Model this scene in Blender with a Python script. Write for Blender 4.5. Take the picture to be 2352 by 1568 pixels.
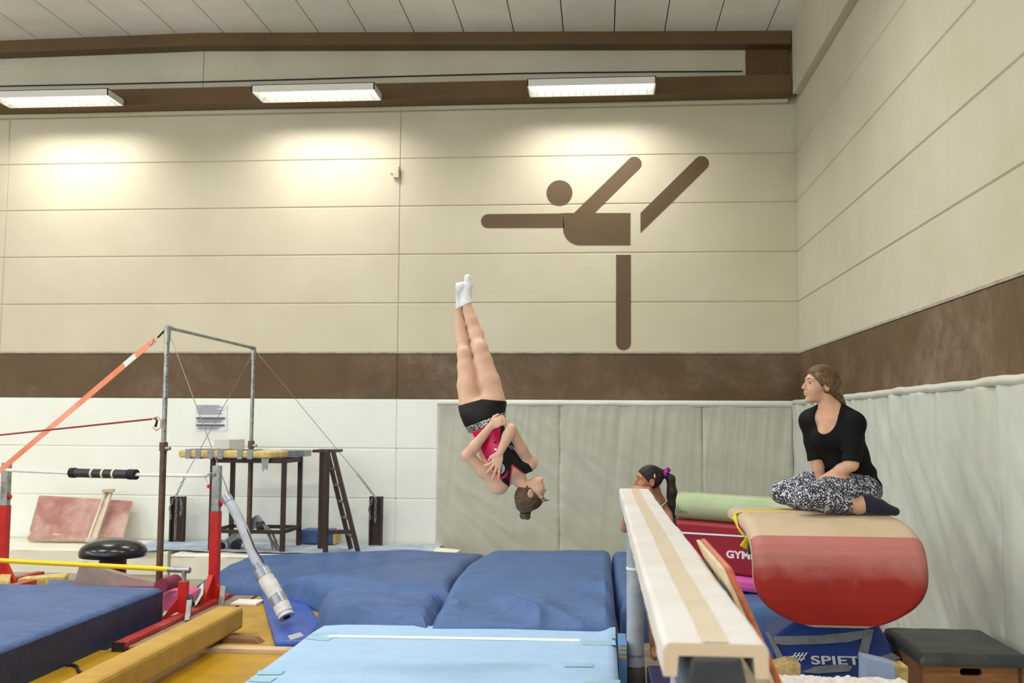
import bpy, bmesh, math, random
import numpy as np
from mathutils import Vector, Matrix, noise as mnoise
from mathutils.bvhtree import BVHTree

for o in list(bpy.data.objects):
    bpy.data.objects.remove(o)
SC = bpy.context.scene
COL = SC.collection
random.seed(7)

# ------------------------------------------------------------------ camera
FPX, YAW, PITCH, ROLL, CAMH = 2343.36, .08608, .0795, -.00635, 1.72
def _rot(yaw, pitch, roll):
    cy, sy = math.cos(yaw), math.sin(yaw); cp, sp = math.cos(pitch), math.sin(pitch); cr, sr = math.cos(roll), math.sin(roll)
    return (np.array([[cy, -sy, 0], [sy, cy, 0], [0, 0, 1]]) @ np.array([[1, 0, 0], [0, cp, -sp], [0, sp, cp]])
            @ np.array([[cr, 0, sr], [0, 1, 0], [-sr, 0, cr]]))
RM = _rot(YAW, PITCH, ROLL)
CAM = np.array([0, 0, CAMH])
def ray(x, y): return RM @ np.array([(x - 1176) / FPX, 1, -(y - 784) / FPX])
def at(x, y, Y): d = ray(x, y); return CAM + d * (Y / d[1])
def atz(x, y, z): d = ray(x, y); return CAM + d * ((z - CAMH) / d[2])
def atx(x, y, X): d = ray(x, y); return CAM + d * (X / d[0])
def onplane(x, y, p0, n):
    d = ray(x, y); n = np.array(n); return CAM + d * (np.dot(np.array(p0) - CAM, n) / np.dot(d, n))
cd = bpy.data.cameras.new('camera'); cam = bpy.data.objects.new('camera', cd); COL.objects.link(cam)
m4 = Matrix.Identity(4)
for i in range(3):
    m4[i][0] = RM[i][0]; m4[i][1] = RM[i][2]; m4[i][2] = -RM[i][1]; m4[i][3] = CAM[i]
cam.matrix_world = m4
cd.sensor_width = 36; cd.lens = FPX / 2352 * 36; cd.clip_start = .05; cd.clip_end = 100
cd.dof.use_dof = True; cd.dof.focus_distance = 6.3; cd.dof.aperture_fstop = 3.4
SC.camera = cam

# ------------------------------------------------------------------ light levels, world, exposure
W_ROW = 35          # luminaires of the visible row (watts of the light each one throws)
W_HALL = 66        # the luminaires further back in the hall
LAMP_COL = (1.0, .992, .965)
FILL_COL = (.86, .94, 1.0)
W_FILL_SIDE = 430  # watts of the daylight fill added at the side
W_FILL_REAR = 400  # watts of the daylight fill added behind the camera
SC.view_settings.view_transform = 'Standard'; SC.view_settings.look = 'None'
SC.view_settings.gamma = 1; SC.view_settings.use_curve_mapping = False
SC.view_settings.exposure = 0.13
wd = bpy.data.worlds.new('hall_air'); SC.world = wd; wd.use_nodes = True
wd.node_tree.nodes['Background'].inputs[0].default_value = (.9, .95, 1, 1)
wd.node_tree.nodes['Background'].inputs[1].default_value = .12

# ------------------------------------------------------------------ materials
def lin(c):
    r = []
    for v in c[:3]:
        v /= 255
        r.append(v / 12.92 if v <= .04045 else ((v + .055) / 1.055) ** 2.4)
    return (*r, 1)
class NT:
    def __init__(s, name):
        s.m = bpy.data.materials.new(name); s.m.use_nodes = True; s.t = s.m.node_tree; s.n = s.t.nodes
        s.b = s.n['Principled BSDF']; s.tc = s.n.new('ShaderNodeTexCoord')
    def new(s, t, **kw):
        n = s.n.new(t)
        for k, v in kw.items():
            if isinstance(v, (int, float, str, bool)) and hasattr(n, k): setattr(n, k, v)
            else: n.inputs[k].default_value = v
        return n
    def link(s, a, b): s.t.links.new(a, b)
    def vec(s, scale=(1, 1, 1), rot=(0, 0, 0)):
        mp = s.n.new('ShaderNodeMapping'); mp.inputs['Scale'].default_value = scale; mp.inputs['Rotation'].default_value = rot
        s.link(s.tc.outputs['Object'], mp.inputs['Vector']); return mp.outputs[0]
    def noise(s, scale, detail=3, rough=.55, dist=0, vec=None):
        n = s.new('ShaderNodeTexNoise', Scale=scale, Detail=detail, Roughness=rough, Distortion=dist)
        s.link(vec if vec else s.tc.outputs['Object'], n.inputs['Vector']); return n.outputs['Fac']
    def ramp(s, fac, stops):
        r = s.n.new('ShaderNodeValToRGB'); e = r.color_ramp.elements
        while len(e) < len(stops): e.new(.5)
        for i, (p, c) in enumerate(stops): e[i].position = p; e[i].color = c
        s.link(fac, r.inputs[0]); return r.outputs[0]
    def mix(s, fac, a, b):
        n = s.n.new('ShaderNodeMix'); n.data_type = 'RGBA'
        for k, v in ((0, fac), (6, a), (7, b)):
            if hasattr(v, 'is_linked'): s.link(v, n.inputs[k])
            else: n.inputs[k].default_value = v
        return n.outputs[2]
    def bump(s, h, strength=.3, dist=.01):
        b = s.new('ShaderNodeBump', Strength=strength, Distance=dist); s.link(h, b.inputs['Height'])
        if s.b.inputs['Normal'].is_linked:
            s.link(s.b.inputs['Normal'].links[0].from_socket, b.inputs['Normal'])
        s.link(b.outputs[0], s.b.inputs['Normal'])
MATS = {}
def mat(name, col, rough=.6, col2=None, ns=6, lo=.4, hi=.65, bump=0, bs=80, bd=.004, metal=0, spec=.4, sss=0, sheen=0, aniso=None, coat=0):
    if name in MATS: return MATS[name]
    t = NT(name); b = t.b
    b.inputs['Roughness'].default_value = rough; b.inputs['Metallic'].default_value = metal
    b.inputs['Specular IOR Level'].default_value = spec
    if coat: b.inputs['Coat Weight'].default_value = coat; b.inputs['Coat Roughness'].default_value = .15
    if sheen: b.inputs['Sheen Weight'].default_value = sheen
    if col2:
        v = t.vec(aniso) if aniso else None
        f = t.noise(ns, 4, .6, .3, v)
        t.link(t.ramp(f, [(lo, lin(col)), (hi, lin(col2))]), b.inputs['Base Color'])
    else: b.inputs['Base Color'].default_value = lin(col)
    if bump: t.bump(t.noise(bs, 3, .6), bump, bd)
    if sss:
        b.inputs['Subsurface Weight'].default_value = sss; b.inputs['Subsurface Radius'].default_value = (.012, .005, .003)
        b.inputs['Subsurface Scale'].default_value = 1
    MATS[name] = t.m
    return t.m

# ------------------------------------------------------------------ object helpers
def props(o, label=None, cat=None, group=None, kind=None):
    if label: o['label'] = label
    if cat: o['category'] = cat
    if group: o['group'] = group
    if kind: o['kind'] = kind
    return o
def base_of(o):
    v = Vector((0, 0, 0))
    while o: v = v + o.location; o = o.parent
    return v
def thing(name, loc, label=None, cat=None, group=None, kind=None):
    o = bpy.data.objects.new(name, None); COL.objects.link(o); o.location = Vector([float(v) for v in loc]); o.empty_display_size = .1
    return props(o, label, cat, group, kind)
def link_mesh(name, me, m, parent, smooth, bevel, origin, segs=2):
    if m: me.materials.append(m)
    o = bpy.data.objects.new(name, me); COL.objects.link(o)
    if parent:
        o.parent = parent; off = base_of(parent)
    else:
        if origin is None:
            lo = np.array([v.co[:] for v in me.vertices]); off = Vector(((lo[:, 0].min() + lo[:, 0].max()) / 2, (lo[:, 1].min() + lo[:, 1].max()) / 2, lo[:, 2].min()))
        else: off = Vector(origin)
        o.location = off
    me.transform(Matrix.Translation(-off))
    if smooth is True:
        me.polygons.foreach_set('use_smooth', [True] * len(me.polygons))
    elif smooth:
        me.polygons.foreach_set('use_smooth', [True] * len(me.polygons)); me.set_sharp_from_angle(angle=math.radians(smooth))
    if bevel:
        md = o.modifiers.new('bevel', 'BEVEL'); md.width = bevel; md.segments = segs; md.limit_method = 'ANGLE'
    me.update()
    return o
def frame(t, hint=(0, 0, 1)):
    t = np.array(t, float); t /= np.linalg.norm(t); h = np.array(hint, float)
    if abs(np.dot(t, h)) > .97: h = np.array([1., 0, 0]) if abs(t[0]) < .9 else np.array([0, 1., 0])
    s = np.cross(t, h); s /= np.linalg.norm(s); u = np.cross(s, t)
    return t, s, u
class MB:
    """collects shapes that make ONE part"""
    def __init__(s): s.v = []; s.f = []
    def add(s, v, f):
        n = len(s.v); s.v += [tuple(map(float, p)) for p in v]; s.f += [tuple(i + n for i in q) for q in f]; return s
    def box(s, lo, hi):
        x0, y0, z0 = lo; x1, y1, z1 = hi
        return s.add([(x0, y0, z0), (x1, y0, z0), (x1, y1, z0), (x0, y1, z0), (x0, y0, z1), (x1, y0, z1), (x1, y1, z1), (x0, y1, z1)],
                     [(3, 2, 1, 0), (4, 5, 6, 7), (0, 1, 5, 4), (1, 2, 6, 5), (2, 3, 7, 6), (3, 0, 4, 7)])
    def hexa(s, b, t):  # bottom quad ccw from above, top quad
        return s.add(list(b) + list(t), [(3, 2, 1, 0), (4, 5, 6, 7), (0, 1, 5, 4), (1, 2, 6, 5), (2, 3, 7, 6), (3, 0, 4, 7)])
    def bar(s, a, b, w, h, hint=(0, 0, 1)):  # rectangular bar from a to b; w sideways, h along hint
        a = np.array(a, float); b = np.array(b, float); t, sd, u = frame(b - a, hint)
        c = [(-w / 2, -h / 2), (w / 2, -h / 2), (w / 2, h / 2), (-w / 2, h / 2)]
        A = [a + sd * p + u * q for p, q in c]; B = [b + sd * p + u * q for p, q in c]
        return s.add(A + B, [(0, 1, 2, 3), (7, 6, 5, 4), (1, 0, 4, 5), (2, 1, 5, 6), (3, 2, 6, 7), (0, 3, 7, 4)])
    def tube(s, pts, r, seg=12, closed=False, caps=True):
        P = [np.array(p, float) for p in pts]; n = len(P)
        R = [r] * n if isinstance(r, (int, float)) else list(r)
        T = []
        for i in range(n):
            if closed: d = P[(i + 1) % n] - P[i - 1]
            else: d = P[min(i + 1, n - 1)] - P[max(i - 1, 0)]
            T.append(d / (np.linalg.norm(d) + 1e-12))
        _, sd, u = frame(T[0]); V = []
        for i in range(n):
            sd = sd - T[i] * np.dot(sd, T[i]); sd /= np.linalg.norm(sd); u = np.cross(sd, T[i])
            for k in range(seg):
                a = 2 * math.pi * k / seg; V.append(P[i] + (sd * math.cos(a) + u * math.sin(a)) * R[i])
        F = []
        for i in range(n if closed else n - 1):
            j = (i + 1) % n
            for k in range(seg):
                k2 = (k + 1) % seg; F.append((i * seg + k, i * seg + k2, j * seg + k2, j * seg + k))
        if caps and not closed:
            F.append(tuple(range(seg - 1, -1, -1))); F.append(tuple((n - 1) * seg + k for k in range(seg)))
        return s.add(V, F)
    def lathe(s, prof, seg=32, c=(0, 0, 0)):  # (r, z)
        V = []; F = []; n = len(prof)
        for r, z in prof:
            for k in range(seg):
                a = 2 * math.pi * k / seg; V.append((c[0] + r * math.cos(a), c[1] + r * math.sin(a), c[2] + z))
        for i in range(n - 1):
            for k in range(seg):
                k2 = (k + 1) % seg; F.append((i * seg + k, i * seg + k2, (i + 1) * seg + k2, (i + 1) * seg + k))
        F.append(tuple(range(seg - 1, -1, -1))); F.append(tuple((n - 1) * seg + k for k in range(seg)))
        return s.add(V, F)
    def prism(s, poly, d):  # polygon of 3-D points swept by vector d
        n = len(poly); A = [np.array(p, float) for p in poly]; B = [p + np.array(d, float) for p in A]
        F = [tuple(range(n - 1, -1, -1)), tuple(range(n, 2 * n))] + [(i, (i + 1) % n, (i + 1) % n + n, i + n) for i in range(n)]
        return s.add(A + B, F)
    def grid(s, fn, nu, nv):
        V = [fn(i / nu, j / nv) for j in range(nv + 1) for i in range(nu + 1)]
        F = [(j * (nu + 1) + i, j * (nu + 1) + i + 1, (j + 1) * (nu + 1) + i + 1, (j + 1) * (nu + 1) + i) for j in range(nv) for i in range(nu)]
        return s.add(V, F)
    def build(s, name, m, parent=None, smooth=False, bevel=0, origin=None, fix=True, segs=2):
        me = bpy.data.meshes.new(name); me.from_pydata(s.v, [], s.f)
        if fix:
            bm = bmesh.new(); bm.from_mesh(me); bmesh.ops.recalc_face_normals(bm, faces=bm.faces); bm.to_mesh(me); bm.free()
        return link_mesh(name, me, m, parent, smooth, bevel, origin, segs)
def solo(mb, name, m, label, cat, group=None, **kw):
    return props(mb.build(name, m, None, **kw), label, cat, group)
def struct(mb, name, m, **kw): return props(mb.build(name, m, None, origin=(0, 0, 0), **kw), kind='structure')
def copy_tree(o, parent=None, loc=None):
    c = o.copy(); COL.objects.link(c); c.parent = parent
    if loc is not None: c.location = loc
    for ch in list(o.children): copy_tree(ch, c)
    return c
def ribbon(pts, w, th, hint):  # flat strap through points; width direction roughly = hint
    m = MB(); P = [np.array(p, float) for p in pts]; n = len(P); V = []; F = []
    for i in range(n):
        d = P[min(i + 1, n - 1)] - P[max(i - 1, 0)]; d /= np.linalg.norm(d)
        h = np.array(hint, float); h = h - d * np.dot(h, d); h /= np.linalg.norm(h); q = np.cross(d, h)
        V += [P[i] - h * w / 2 - q * th / 2, P[i] + h * w / 2 - q * th / 2, P[i] + h * w / 2 + q * th / 2, P[i] - h * w / 2 + q * th / 2]
    for i in range(n - 1):
        for k in range(4):
            k2 = (k + 1) % 4; F.append((i * 4 + k, i * 4 + k2, i * 4 + 4 + k2, i * 4 + 4 + k))
    F += [(3, 2, 1, 0), tuple((n - 1) * 4 + k for k in range(4))]
    return m.add(V, F)
def fbm(x, y, z=0., o=3):
    return mnoise.fractal(Vector((x, y, z)), 1.0, 2.0, o)
def text_mesh(body, size, ext=.0015, bold=0.0, squash=1.0):
    c = bpy.data.curves.new('lettering', 'FONT'); c.body = body; c.size = size; c.extrude = ext; c.offset = bold; c.space_character = 1.02
    o = bpy.data.objects.new('lettering', c); COL.objects.link(o)
    bpy.context.view_layer.update()
    me = bpy.data.meshes.new_from_object(o.evaluated_get(bpy.context.evaluated_depsgraph_get()))
    bpy.data.objects.remove(o)
    v = [np.array(p.co[:]) for p in me.vertices]; f = [tuple(p.vertices) for p in me.polygons]
    return v, f
# ================================================================== THE HALL
YB, XR, XL, YK = 12.2, 2.33, -12.6, -9.0
def wallpaint(name, col, col2, chalk=None):
    t = NT(name); b = t.b; b.inputs['Roughness'].default_value = .55; b.inputs['Specular IOR Level'].default_value = .3
    c = t.ramp(t.noise(1.3, 4, .6), [(.3, lin(col)), (.7, lin(col2))])
    if chalk:
        f = t.ramp(t.noise(.55, 5, .65, .6), [(.47, (0, 0, 0, 1)), (.64, (1, 1, 1, 1))])
        f2 = t.ramp(t.noise(7, 4, .7, .4), [(.35, (.1, .1, .1, 1)), (.7, (.65, .65, .65, 1))])
        mm = t.new('ShaderNodeMath', operation='MULTIPLY'); t.link(f, mm.inputs[0]); t.link(f2, mm.inputs[1])
        c = t.mix(mm.outputs[0], c, lin(chalk))
    t.link(c, b.inputs['Base Color'])
    t.bump(t.noise(55, 4, .65), .22, .004); t.bump(t.noise(9, 3, .5), .1, .01)
    return t.m
M_cream = wallpaint('cream_wall_paint', (206, 197, 173), (199, 189, 163))
M_cream2 = wallpaint('pale_cream_wall_paint', (202, 194, 173), (194, 186, 162))
M_brown = wallpaint('brown_wall_paint', (99, 78, 53), (88, 68, 45), (150, 130, 112))
M_white = wallpaint('white_wall_paint', (240, 241, 232), (233, 235, 225))
M_girder = wallpaint('brown_girder_paint', (108, 84, 55), (94, 72, 46))
M_infill = wallpaint('pale_infill_board', (206, 200, 180), (196, 189, 168))
M_joint = mat('joint_mortar', (186, 175, 146), .8)
M_ceil = mat('ceiling_board_white', (238, 233, 222), .7, (231, 225, 212), 2, bump=.15, bs=120)
M_dark = mat('dark_gap', (30, 26, 22), .8)
M_floor = mat('worn_beige_floor', (158, 146, 124), .5, (140, 128, 106), 3)

struct(MB().box((XL, YK, -.12), (XR + .3, YB + .3, 0)), 'floor', M_floor)
ROWS = [0, .205, .802, 1.40, 1.997, 2.557, 3.166, 3.764, 4.361, 4.956, 5.555]
def panels(parent, axis, cuts, upper):
    for i in range(len(cuts) - 1):
        a, b = sorted((cuts[i], cuts[i + 1]))
        for j in range(len(ROWS) - 1):
            z0, z1 = ROWS[j], ROWS[j + 1]
            m = M_white if z1 < 2 else (M_brown if z1 < 2.6 else upper)
            g = .0008
            mb = MB()
            if axis == 'x': mb.box((a + g, YB, z0 + g), (b - g, YB + .05, z1 - g))
            else: mb.box((XR, a + g, z0 + g), (XR + .05, b - g, z1 - g))
            mb.build('panel', m, parent, bevel=.0115, segs=1)
wb = struct(MB().box((XL, YB + .012, 0), (XR + .3, YB + .25, 6.7)), 'wall_back', M_joint)
panels(wb, 'x', [XL, -7.519, -2.445, XR + .02], M_cream)
wr = struct(MB().box((XR + .012, YK, 0), (XR + .25, YB + .02, 6.7)), 'wall_right', M_joint)
panels(wr, 'y', [YB - .004, 6.96, 1.88, -3.2, YK], M_cream2)
MB().box((XR - .085, YK, 5.56), (XR + .03, YB - .33, 6.6)).build('ring_beam', M_cream2, wr, bevel=.006)
struct(MB().box((XL - .2, YK, 0), (XL, YB, 6.8)), 'wall_left', M_white)
struct(MB().box((XL, YK - .2, 0), (XR + .3, YK, 6.8)), 'wall_rear', M_white)
struct(MB().box((XL, YB - .055, 5.556), (XR - .087, YB + .01, 5.60)), 'trim_1', M_cream, bevel=.008)
# thin ledge line between the cream field and the brown band
MB().box((XL, YB - .006, 2.551), (XR, YB + .03, 2.572)).build('ledge_strip', mat('grey_ledge_paint', (176, 168, 148), .6, (150, 140, 118), 9), wb)
MB().box((XR - .006, YK, 2.551), (XR + .03, YB, 2.572)).build('ledge_strip', MATS['grey_ledge_paint'], wr)
# painted pictogram on the wall
M_picto = wallpaint('brown_pictogram_paint', (102, 82, 58), (92, 73, 50))
def wp(x, y): p = at(x, y, YB); return (p[0], p[2])
def disc(c, r, n=40): return [(c[0] + r * math.cos(2 * math.pi * k / n), c[1] + r * math.sin(2 * math.pi * k / n)) for k in range(n)]
def arc(c, r, a0, a1, n=14): return [(c[0] + r * math.cos(math.radians(a0 + (a1 - a0) * k / n)), c[1] + r * math.sin(math.radians(a0 + (a1 - a0) * k / n))) for k in range(n + 1)]
def stadium(tip, other, r, cut, keep=False):   # limb with a round end at tip; cut = two flat end points
    d = np.array(other) - np.array(tip); a = math.degrees(math.atan2(d[1], d[0]))
    return arc(tip, r, a + 90, a + 270) + (cut if keep else cut[::-1])
pic = thing('wall_pictogram', (.3, YB, 3.3), 'brown painted pictogram of a balancing gymnast on the cream wall', 'sign')
def picto(name, poly): MB().prism([(x, YB - .0035, z) for x, z in poly], (0, .003, 0)).build(name, M_picto, pic)
px1 = lambda *l: [wp(*q) for q in l]
picto('head', disc(wp(1285, 443), .1575))
sc_ = 12.2 / FPX
picto('outstretched_arm', stadium(wp(1121, 507.5), wp(1300, 506), 16.5 * sc_, px1((1296, 523), (1293, 490)), True))
th = wp(1333, 524)
picto('torso', arc(th, 40 * sc_, 270, 180) + px1((1293, 489), (1448, 489), (1448, 563)))
picto('raised_arm', stadium(wp(1457, 376), wp(1338, 490), 16.8 * sc_, px1((1366, 488.5), (1318, 489.5))))
picto('raised_leg', stadium(wp(1611, 375), wp(1480, 505), 17 * sc_, px1((1471, 535), (1471, 489))))
picto('standing_leg', stadium(wp(1432, 787), wp(1432, 600), 17 * sc_, px1((1415, 585), (1449, 585))))

# ---- ceiling boards and the roof girder (ridge of the shallow roof at X=-4.94)
def zc(x): return 6.496 - (x + 4.94) * .0235 if x > -4.94 else 6.496 + (x + 4.94) * .012
ce = struct(MB().prism([(XL, YK, zc(XL) + .06), (-4.94, YK, zc(-4.94) + .06), (XR + .3, YK, zc(XR + .3) + .06), (XR + .3, YK, 7), (XL, YK, 7)], (0, YB - YK + .2, 0)), 'ceiling', M_dark)
xs = [at(v, 70, 11.88)[0] for v in (732, 841, 951, 1065, 1180, 1294, 1411, 1527, 1644, 1762)]
stp = .598
cuts = [xs[-1] + .6] + xs[::-1]
while cuts[-1] > XL + .6: cuts.append(cuts[-1] - stp)
cuts[0] = XR + .02
for a, b in zip(cuts[1:], cuts[:-1]):
    a2, b2 = a + .006, b - .006
    xm = [a2, b2] if not (a2 < -4.94 < b2) else [a2, -4.94, b2]
    bot = [(x, YK, zc(x)) for x in xm]; top = [(x, YK, zc(x) + .05) for x in xm[::-1]]
    MB().prism(bot + top, (0, YB - YK - .15, 0)).build('ceiling_board', M_ceil, ce, bevel=.006)
YG = 11.88
gd = thing('roof_girder', (0, YG, 5.57), 'long brown painted roof girder with pale infill along the back wall', 'beam')
def strip(name, m, x0, x1, zb, zt, y0, y1, bevel=.004):
    xm = [x0] + ([-4.94] if x0 < -4.94 < x1 else []) + [x1]
    MB().prism([(x, y0, zb(x)) for x in xm] + [(x, y0, zt(x)) for x in xm[::-1]], (0, y1 - y0, 0)).build(name, m, gd, bevel=bevel)
strip('top_chord', M_girder, XL, XR - .09, lambda x: zc(x) - .158, lambda x: zc(x) - .001, YG, 12.13)
strip('bottom_chord', M_girder, XL, XR - .09, lambda x: 5.601, lambda x: 5.805, YG, 12.15)
strip('infill_board', M_infill, XL, -4.945, lambda x: 5.8, lambda x: zc(x) - .155, 12.09, 12.14)
strip('infill_board', M_infill, -4.94, 1.74, lambda x: 5.8, lambda x: zc(x) - .155, 12.09, 12.14)
strip('end_board', M_girder, 1.742, XR - .09, lambda x: 5.8, lambda x: zc(x) - .155, 12.07, 12.14)
def wl(pts, Y): return [at(x, y, Y) for x, y in pts]
solo(MB().tube(wl([(-1200, 232), (-40, 199), (300, 192), (470, 188), (700, 182), (900, 176), (1180, 169), (1300, 167), (1500, 165), (1705, 164)], 12.08), .009, 6),
     'cable', mat('black_cable', (28, 26, 24), .6), 'black cable running along the pale infill board under the ceiling', 'cable')
cp = thing('conduit', (0, 12.0, 5.83), 'thin pale electrical conduit clipped on top of the brown lower girder', 'conduit')
cpts = wl([(-1200, 252), (-40, 217), (255, 213), (578, 201), (877, 194), (1210, 188), (1510, 184), (1712, 183), (1826, 181)], 11.95)
M_cond = mat('cream_conduit', (196, 188, 166), .5)
MB().tube(cpts, .012, 8).build('pipe', M_cond, cp, True)
for x in (318, 450, 910, 1050, 1190, 1525, 1660, 1800):
    i = max(k for k in range(len(cpts) - 1) if at(x, 200, 11.95)[0] >= cpts[k][0]) if at(x, 200, 11.95)[0] > cpts[0][0] else 0
    t = (at(x, 200, 11.95)[0] - cpts[i][0]) / (cpts[i + 1][0] - cpts[i][0]); p = cpts[i] + (cpts[i + 1] - cpts[i]) * t
    MB().box((p[0] - .012, p[1] - .016, p[2] - .03), (p[0] + .012, p[1] + .016, p[2] + .016)).build('clip', M_cond, cp)

# ---- luminaires
M_lamp = mat('white_lamp_housing', (226, 224, 214), .35)
tE = NT('lit_fluorescent_tube'); tE.b.inputs['Base Color'].default_value = (.9, .9, .9, 1)
tE.b.inputs['Emission Color'].default_value = (1, .985, .95, 1); tE.b.inputs['Emission Strength'].default_value = 4.0
M_tube = tE.m
M_louver = mat('bright_louvre_metal', (235, 235, 232), .25, metal=.3)
LZ = 5.553
def luminaire(loc, watts, full, label, group, spread=2.55):
    L = thing('ceiling_luminaire', loc, label, 'lamp', group)
    x, y, z = loc; hw, hd, hh = .73, .205, .085
    mb = MB()
    mb.box((x - hw, y - hd, z + hh - .008), (x + hw, y + hd, z + hh))
    for a, b in (((x - hw, y - hd, z), (x + hw, y - hd + .008, z + hh)), ((x - hw, y + hd - .008, z), (x + hw, y + hd, z + hh)),
                 ((x - hw, y - hd, z), (x - hw + .012, y + hd, z + hh)), ((x + hw - .012, y - hd, z), (x + hw, y + hd, z + hh))): mb.box(a, b)
    mb.build('housing', M_lamp, L)
    for s in (-.1, .1): MB().tube([(x - hw + .03, y + s, z + .05), (x + hw - .03, y + s, z + .05)], .016, 8).build('fluorescent_tube', M_tube, L, True)
    if full:
        MB().box((x - hw + .012, y - .006, z + .004), (x + hw - .012, y + .006, z + .04)).build('louvre_rail', M_louver, L)
        first = None
        for k in range(1, 16):
            xx = x - hw + 2 * hw * k / 16
            if first is None:
                first = MB().box((xx - .002, y - hd + .01, z + .003), (xx + .002, y + hd - .01, z + .03)).build('louvre_blade', M_louver, L); x0 = xx
            else:
                c = first.copy(); COL.objects.link(c); c.location = (xx - x0, 0, 0)
    if full:
        for s in (-.45, .42):
            MB().tube([(x + s, y, z + hh), (x + s, y + .03, z + hh + .05), (x + s - .04, y + .16, z + hh + .09)], .009, 6).build('hanger', mat('dark_hanger_steel', (70, 66, 60), .5, metal=.6), L)
    ld = bpy.data.lights.new('lamp_light', 'AREA'); ld.shape = 'RECTANGLE'; ld.size = 1.38; ld.size_y = .36; ld.energy = watts; ld.color = LAMP_COL; ld.spread = spread
    lo = bpy.data.objects.new('lamp_light', ld); COL.objects.link(lo); lo.parent = L; lo.location = (0, 0, -.004)
    return L
for xc, lab in ((-.094, 'white louvred fluorescent lamp above the wall pictogram'), (-3.327, 'white louvred fluorescent lamp in the middle of the lit girder row'),
                (-6.53, 'white louvred fluorescent lamp at the far end, cut by the frame')):
    luminaire((xc, 11.555, LZ), W_ROW, True, lab, 'fluorescent lamps along the girder')
for yy in (7.3, 1.6, -4.6):
    for xc in (-.094, -3.327, -6.53, -9.73):
        luminaire((xc, yy, 5.95 if yy > 0 else 5.95), W_HALL, False, 'white fluorescent lamp under the ceiling over the rest of the hall', 'hall lamps outside the view', 2.7)
# added fill daylight: made-up high windows opposite the padded wall and behind the camera
wn = struct(MB().box((XL + .001, -6, 3.2), (XL + .03, 9, 5.4)), 'added_window_1', mat('added_window_glass', (210, 225, 235), .2))
ld = bpy.data.lights.new('fill_daylight', 'AREA'); ld.shape = 'RECTANGLE'; ld.size = 2.2; ld.size_y = 15; ld.energy = W_FILL_SIDE; ld.color = FILL_COL
lo = bpy.data.objects.new('fill_daylight', ld); COL.objects.link(lo); lo.location = (XL + .06, 1.5, 4.3); lo.rotation_euler = (0, math.radians(-90), 0); lo.parent = wn
wn2 = struct(MB().box((-11, YK + .001, 2.9), (1.5, YK + .03, 5.4)), 'added_window_2', MATS['added_window_glass'])  # invented rear glazing, put in for soft frontal light
ld = bpy.data.lights.new('fill_daylight', 'AREA'); ld.shape = 'RECTANGLE'; ld.size = 12.5; ld.size_y = 2.5; ld.energy = W_FILL_REAR; ld.color = FILL_COL
lo = bpy.data.objects.new('fill_daylight', ld); COL.objects.link(lo); lo.location = (-4.75, YK + .06, 4.15); lo.rotation_euler = (math.radians(90), 0, 0); lo.parent = wn2

# small box on the wall joint
sb = thing('wall_sensor', at(908, 400, YB), 'small cream junction box on the wall joint', 'sensor')
p = at(911, 397, YB); MB().box((p[0] - .036, YB - .05, p[2] - .07), (p[0] + .036, YB - .001, p[2] + .075)).build('box', M_cream, sb, bevel=.005)
p = at(901, 392, YB); MB().box((p[0] - .02, YB - .022, p[2] - .04), (p[0] + .02, YB - .001, p[2] + .05)).build('cover', M_cream, sb, bevel=.003)

# ---- padded wall mats
def vinyl(name, c, c2):
    t = NT(name); b = t.b; b.inputs['Roughness'].default_value = .5; b.inputs['Specular IOR Level'].default_value = .35
    t.link(t.ramp(t.noise(2.2, 4, .6), [(.3, lin(c)), (.7, lin(c2))]), b.inputs['Base Color'])
    t.bump(t.noise(220, 2, .5), .12, .002)
    return t.m
M_mat = vinyl('grey_green_mat_vinyl', (192, 191, 172), (183, 182, 162))
M_mat2 = vinyl('pale_grey_mat_vinyl', (200, 203, 190), (191, 195, 181))
M_mattop = vinyl('mat_top_edge', (206, 206, 192), (196, 197, 182))
def folds(s, h, seed, W):
    # s along the mat, h = 0 at the floor .. 1 at the top edge
    a = fbm(s * 5.5 + .8 * (1 - h), seed, h * .5) * .020 * (.25 + .75 * h ** 2)           # vertical hanging folds near the top
    q = s * .75 + h * 1.5
    b = (1 - abs(fbm(q * 2.4, (s - h) * .5 + seed * 3, 4.)) * 2.2) * .014 * (1 - .5 * h)     # long diagonal drag folds
    e = min(s, W - s)
    c = fbm(h * 34, seed * 7 + s * 4, 2.) * .006 * math.exp(-e / .05)                          # pucker along the seams
    d = math.sin(min(1, e / .035) * math.pi / 2) * .012
    return a + b + c + d
def wallmat(parent, p0, p1, nrm, z0, z1, th, seed, m, nu=90, nv=90, name='cover_panel'):
    p0 = np.array(p0, float); p1 = np.array(p1, float); W = np.linalg.norm(p1 - p0); t = (p1 - p0) / W; n = np.array(nrm, float)
    def fn(u, v):
        if v <= .96:
            h = v / .96; z = z0 + (z1 - z0) * h; off = th + folds(u * W, h, seed, W) - .03 * max(0, (h - .985) / .015) ** 2
        else:
            z = z1 + .004 + fbm(u * W * 6, seed, 9) * .004; off = (th - .03) * (1 - (v - .96) / .04)
        q = p0 + t * (u * W) + n * off
        return (q[0], q[1], z)
    mb = MB().grid(fn, nu, nv)
    e0 = p0; 
    for u in (0., 1.):   # closing sides
        q = p0 + t * (u * W)
        mb.add([(q[0], q[1], z0), (q[0] + n[0] * th, q[1] + n[1] * th, z0), (q[0] + n[0] * (th - .01), q[1] + n[1] * (th - .01), z1), (q[0], q[1], z1)], [(0, 1, 2, 3)])
    return mb.build(name, m, parent, smooth=50)
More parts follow.
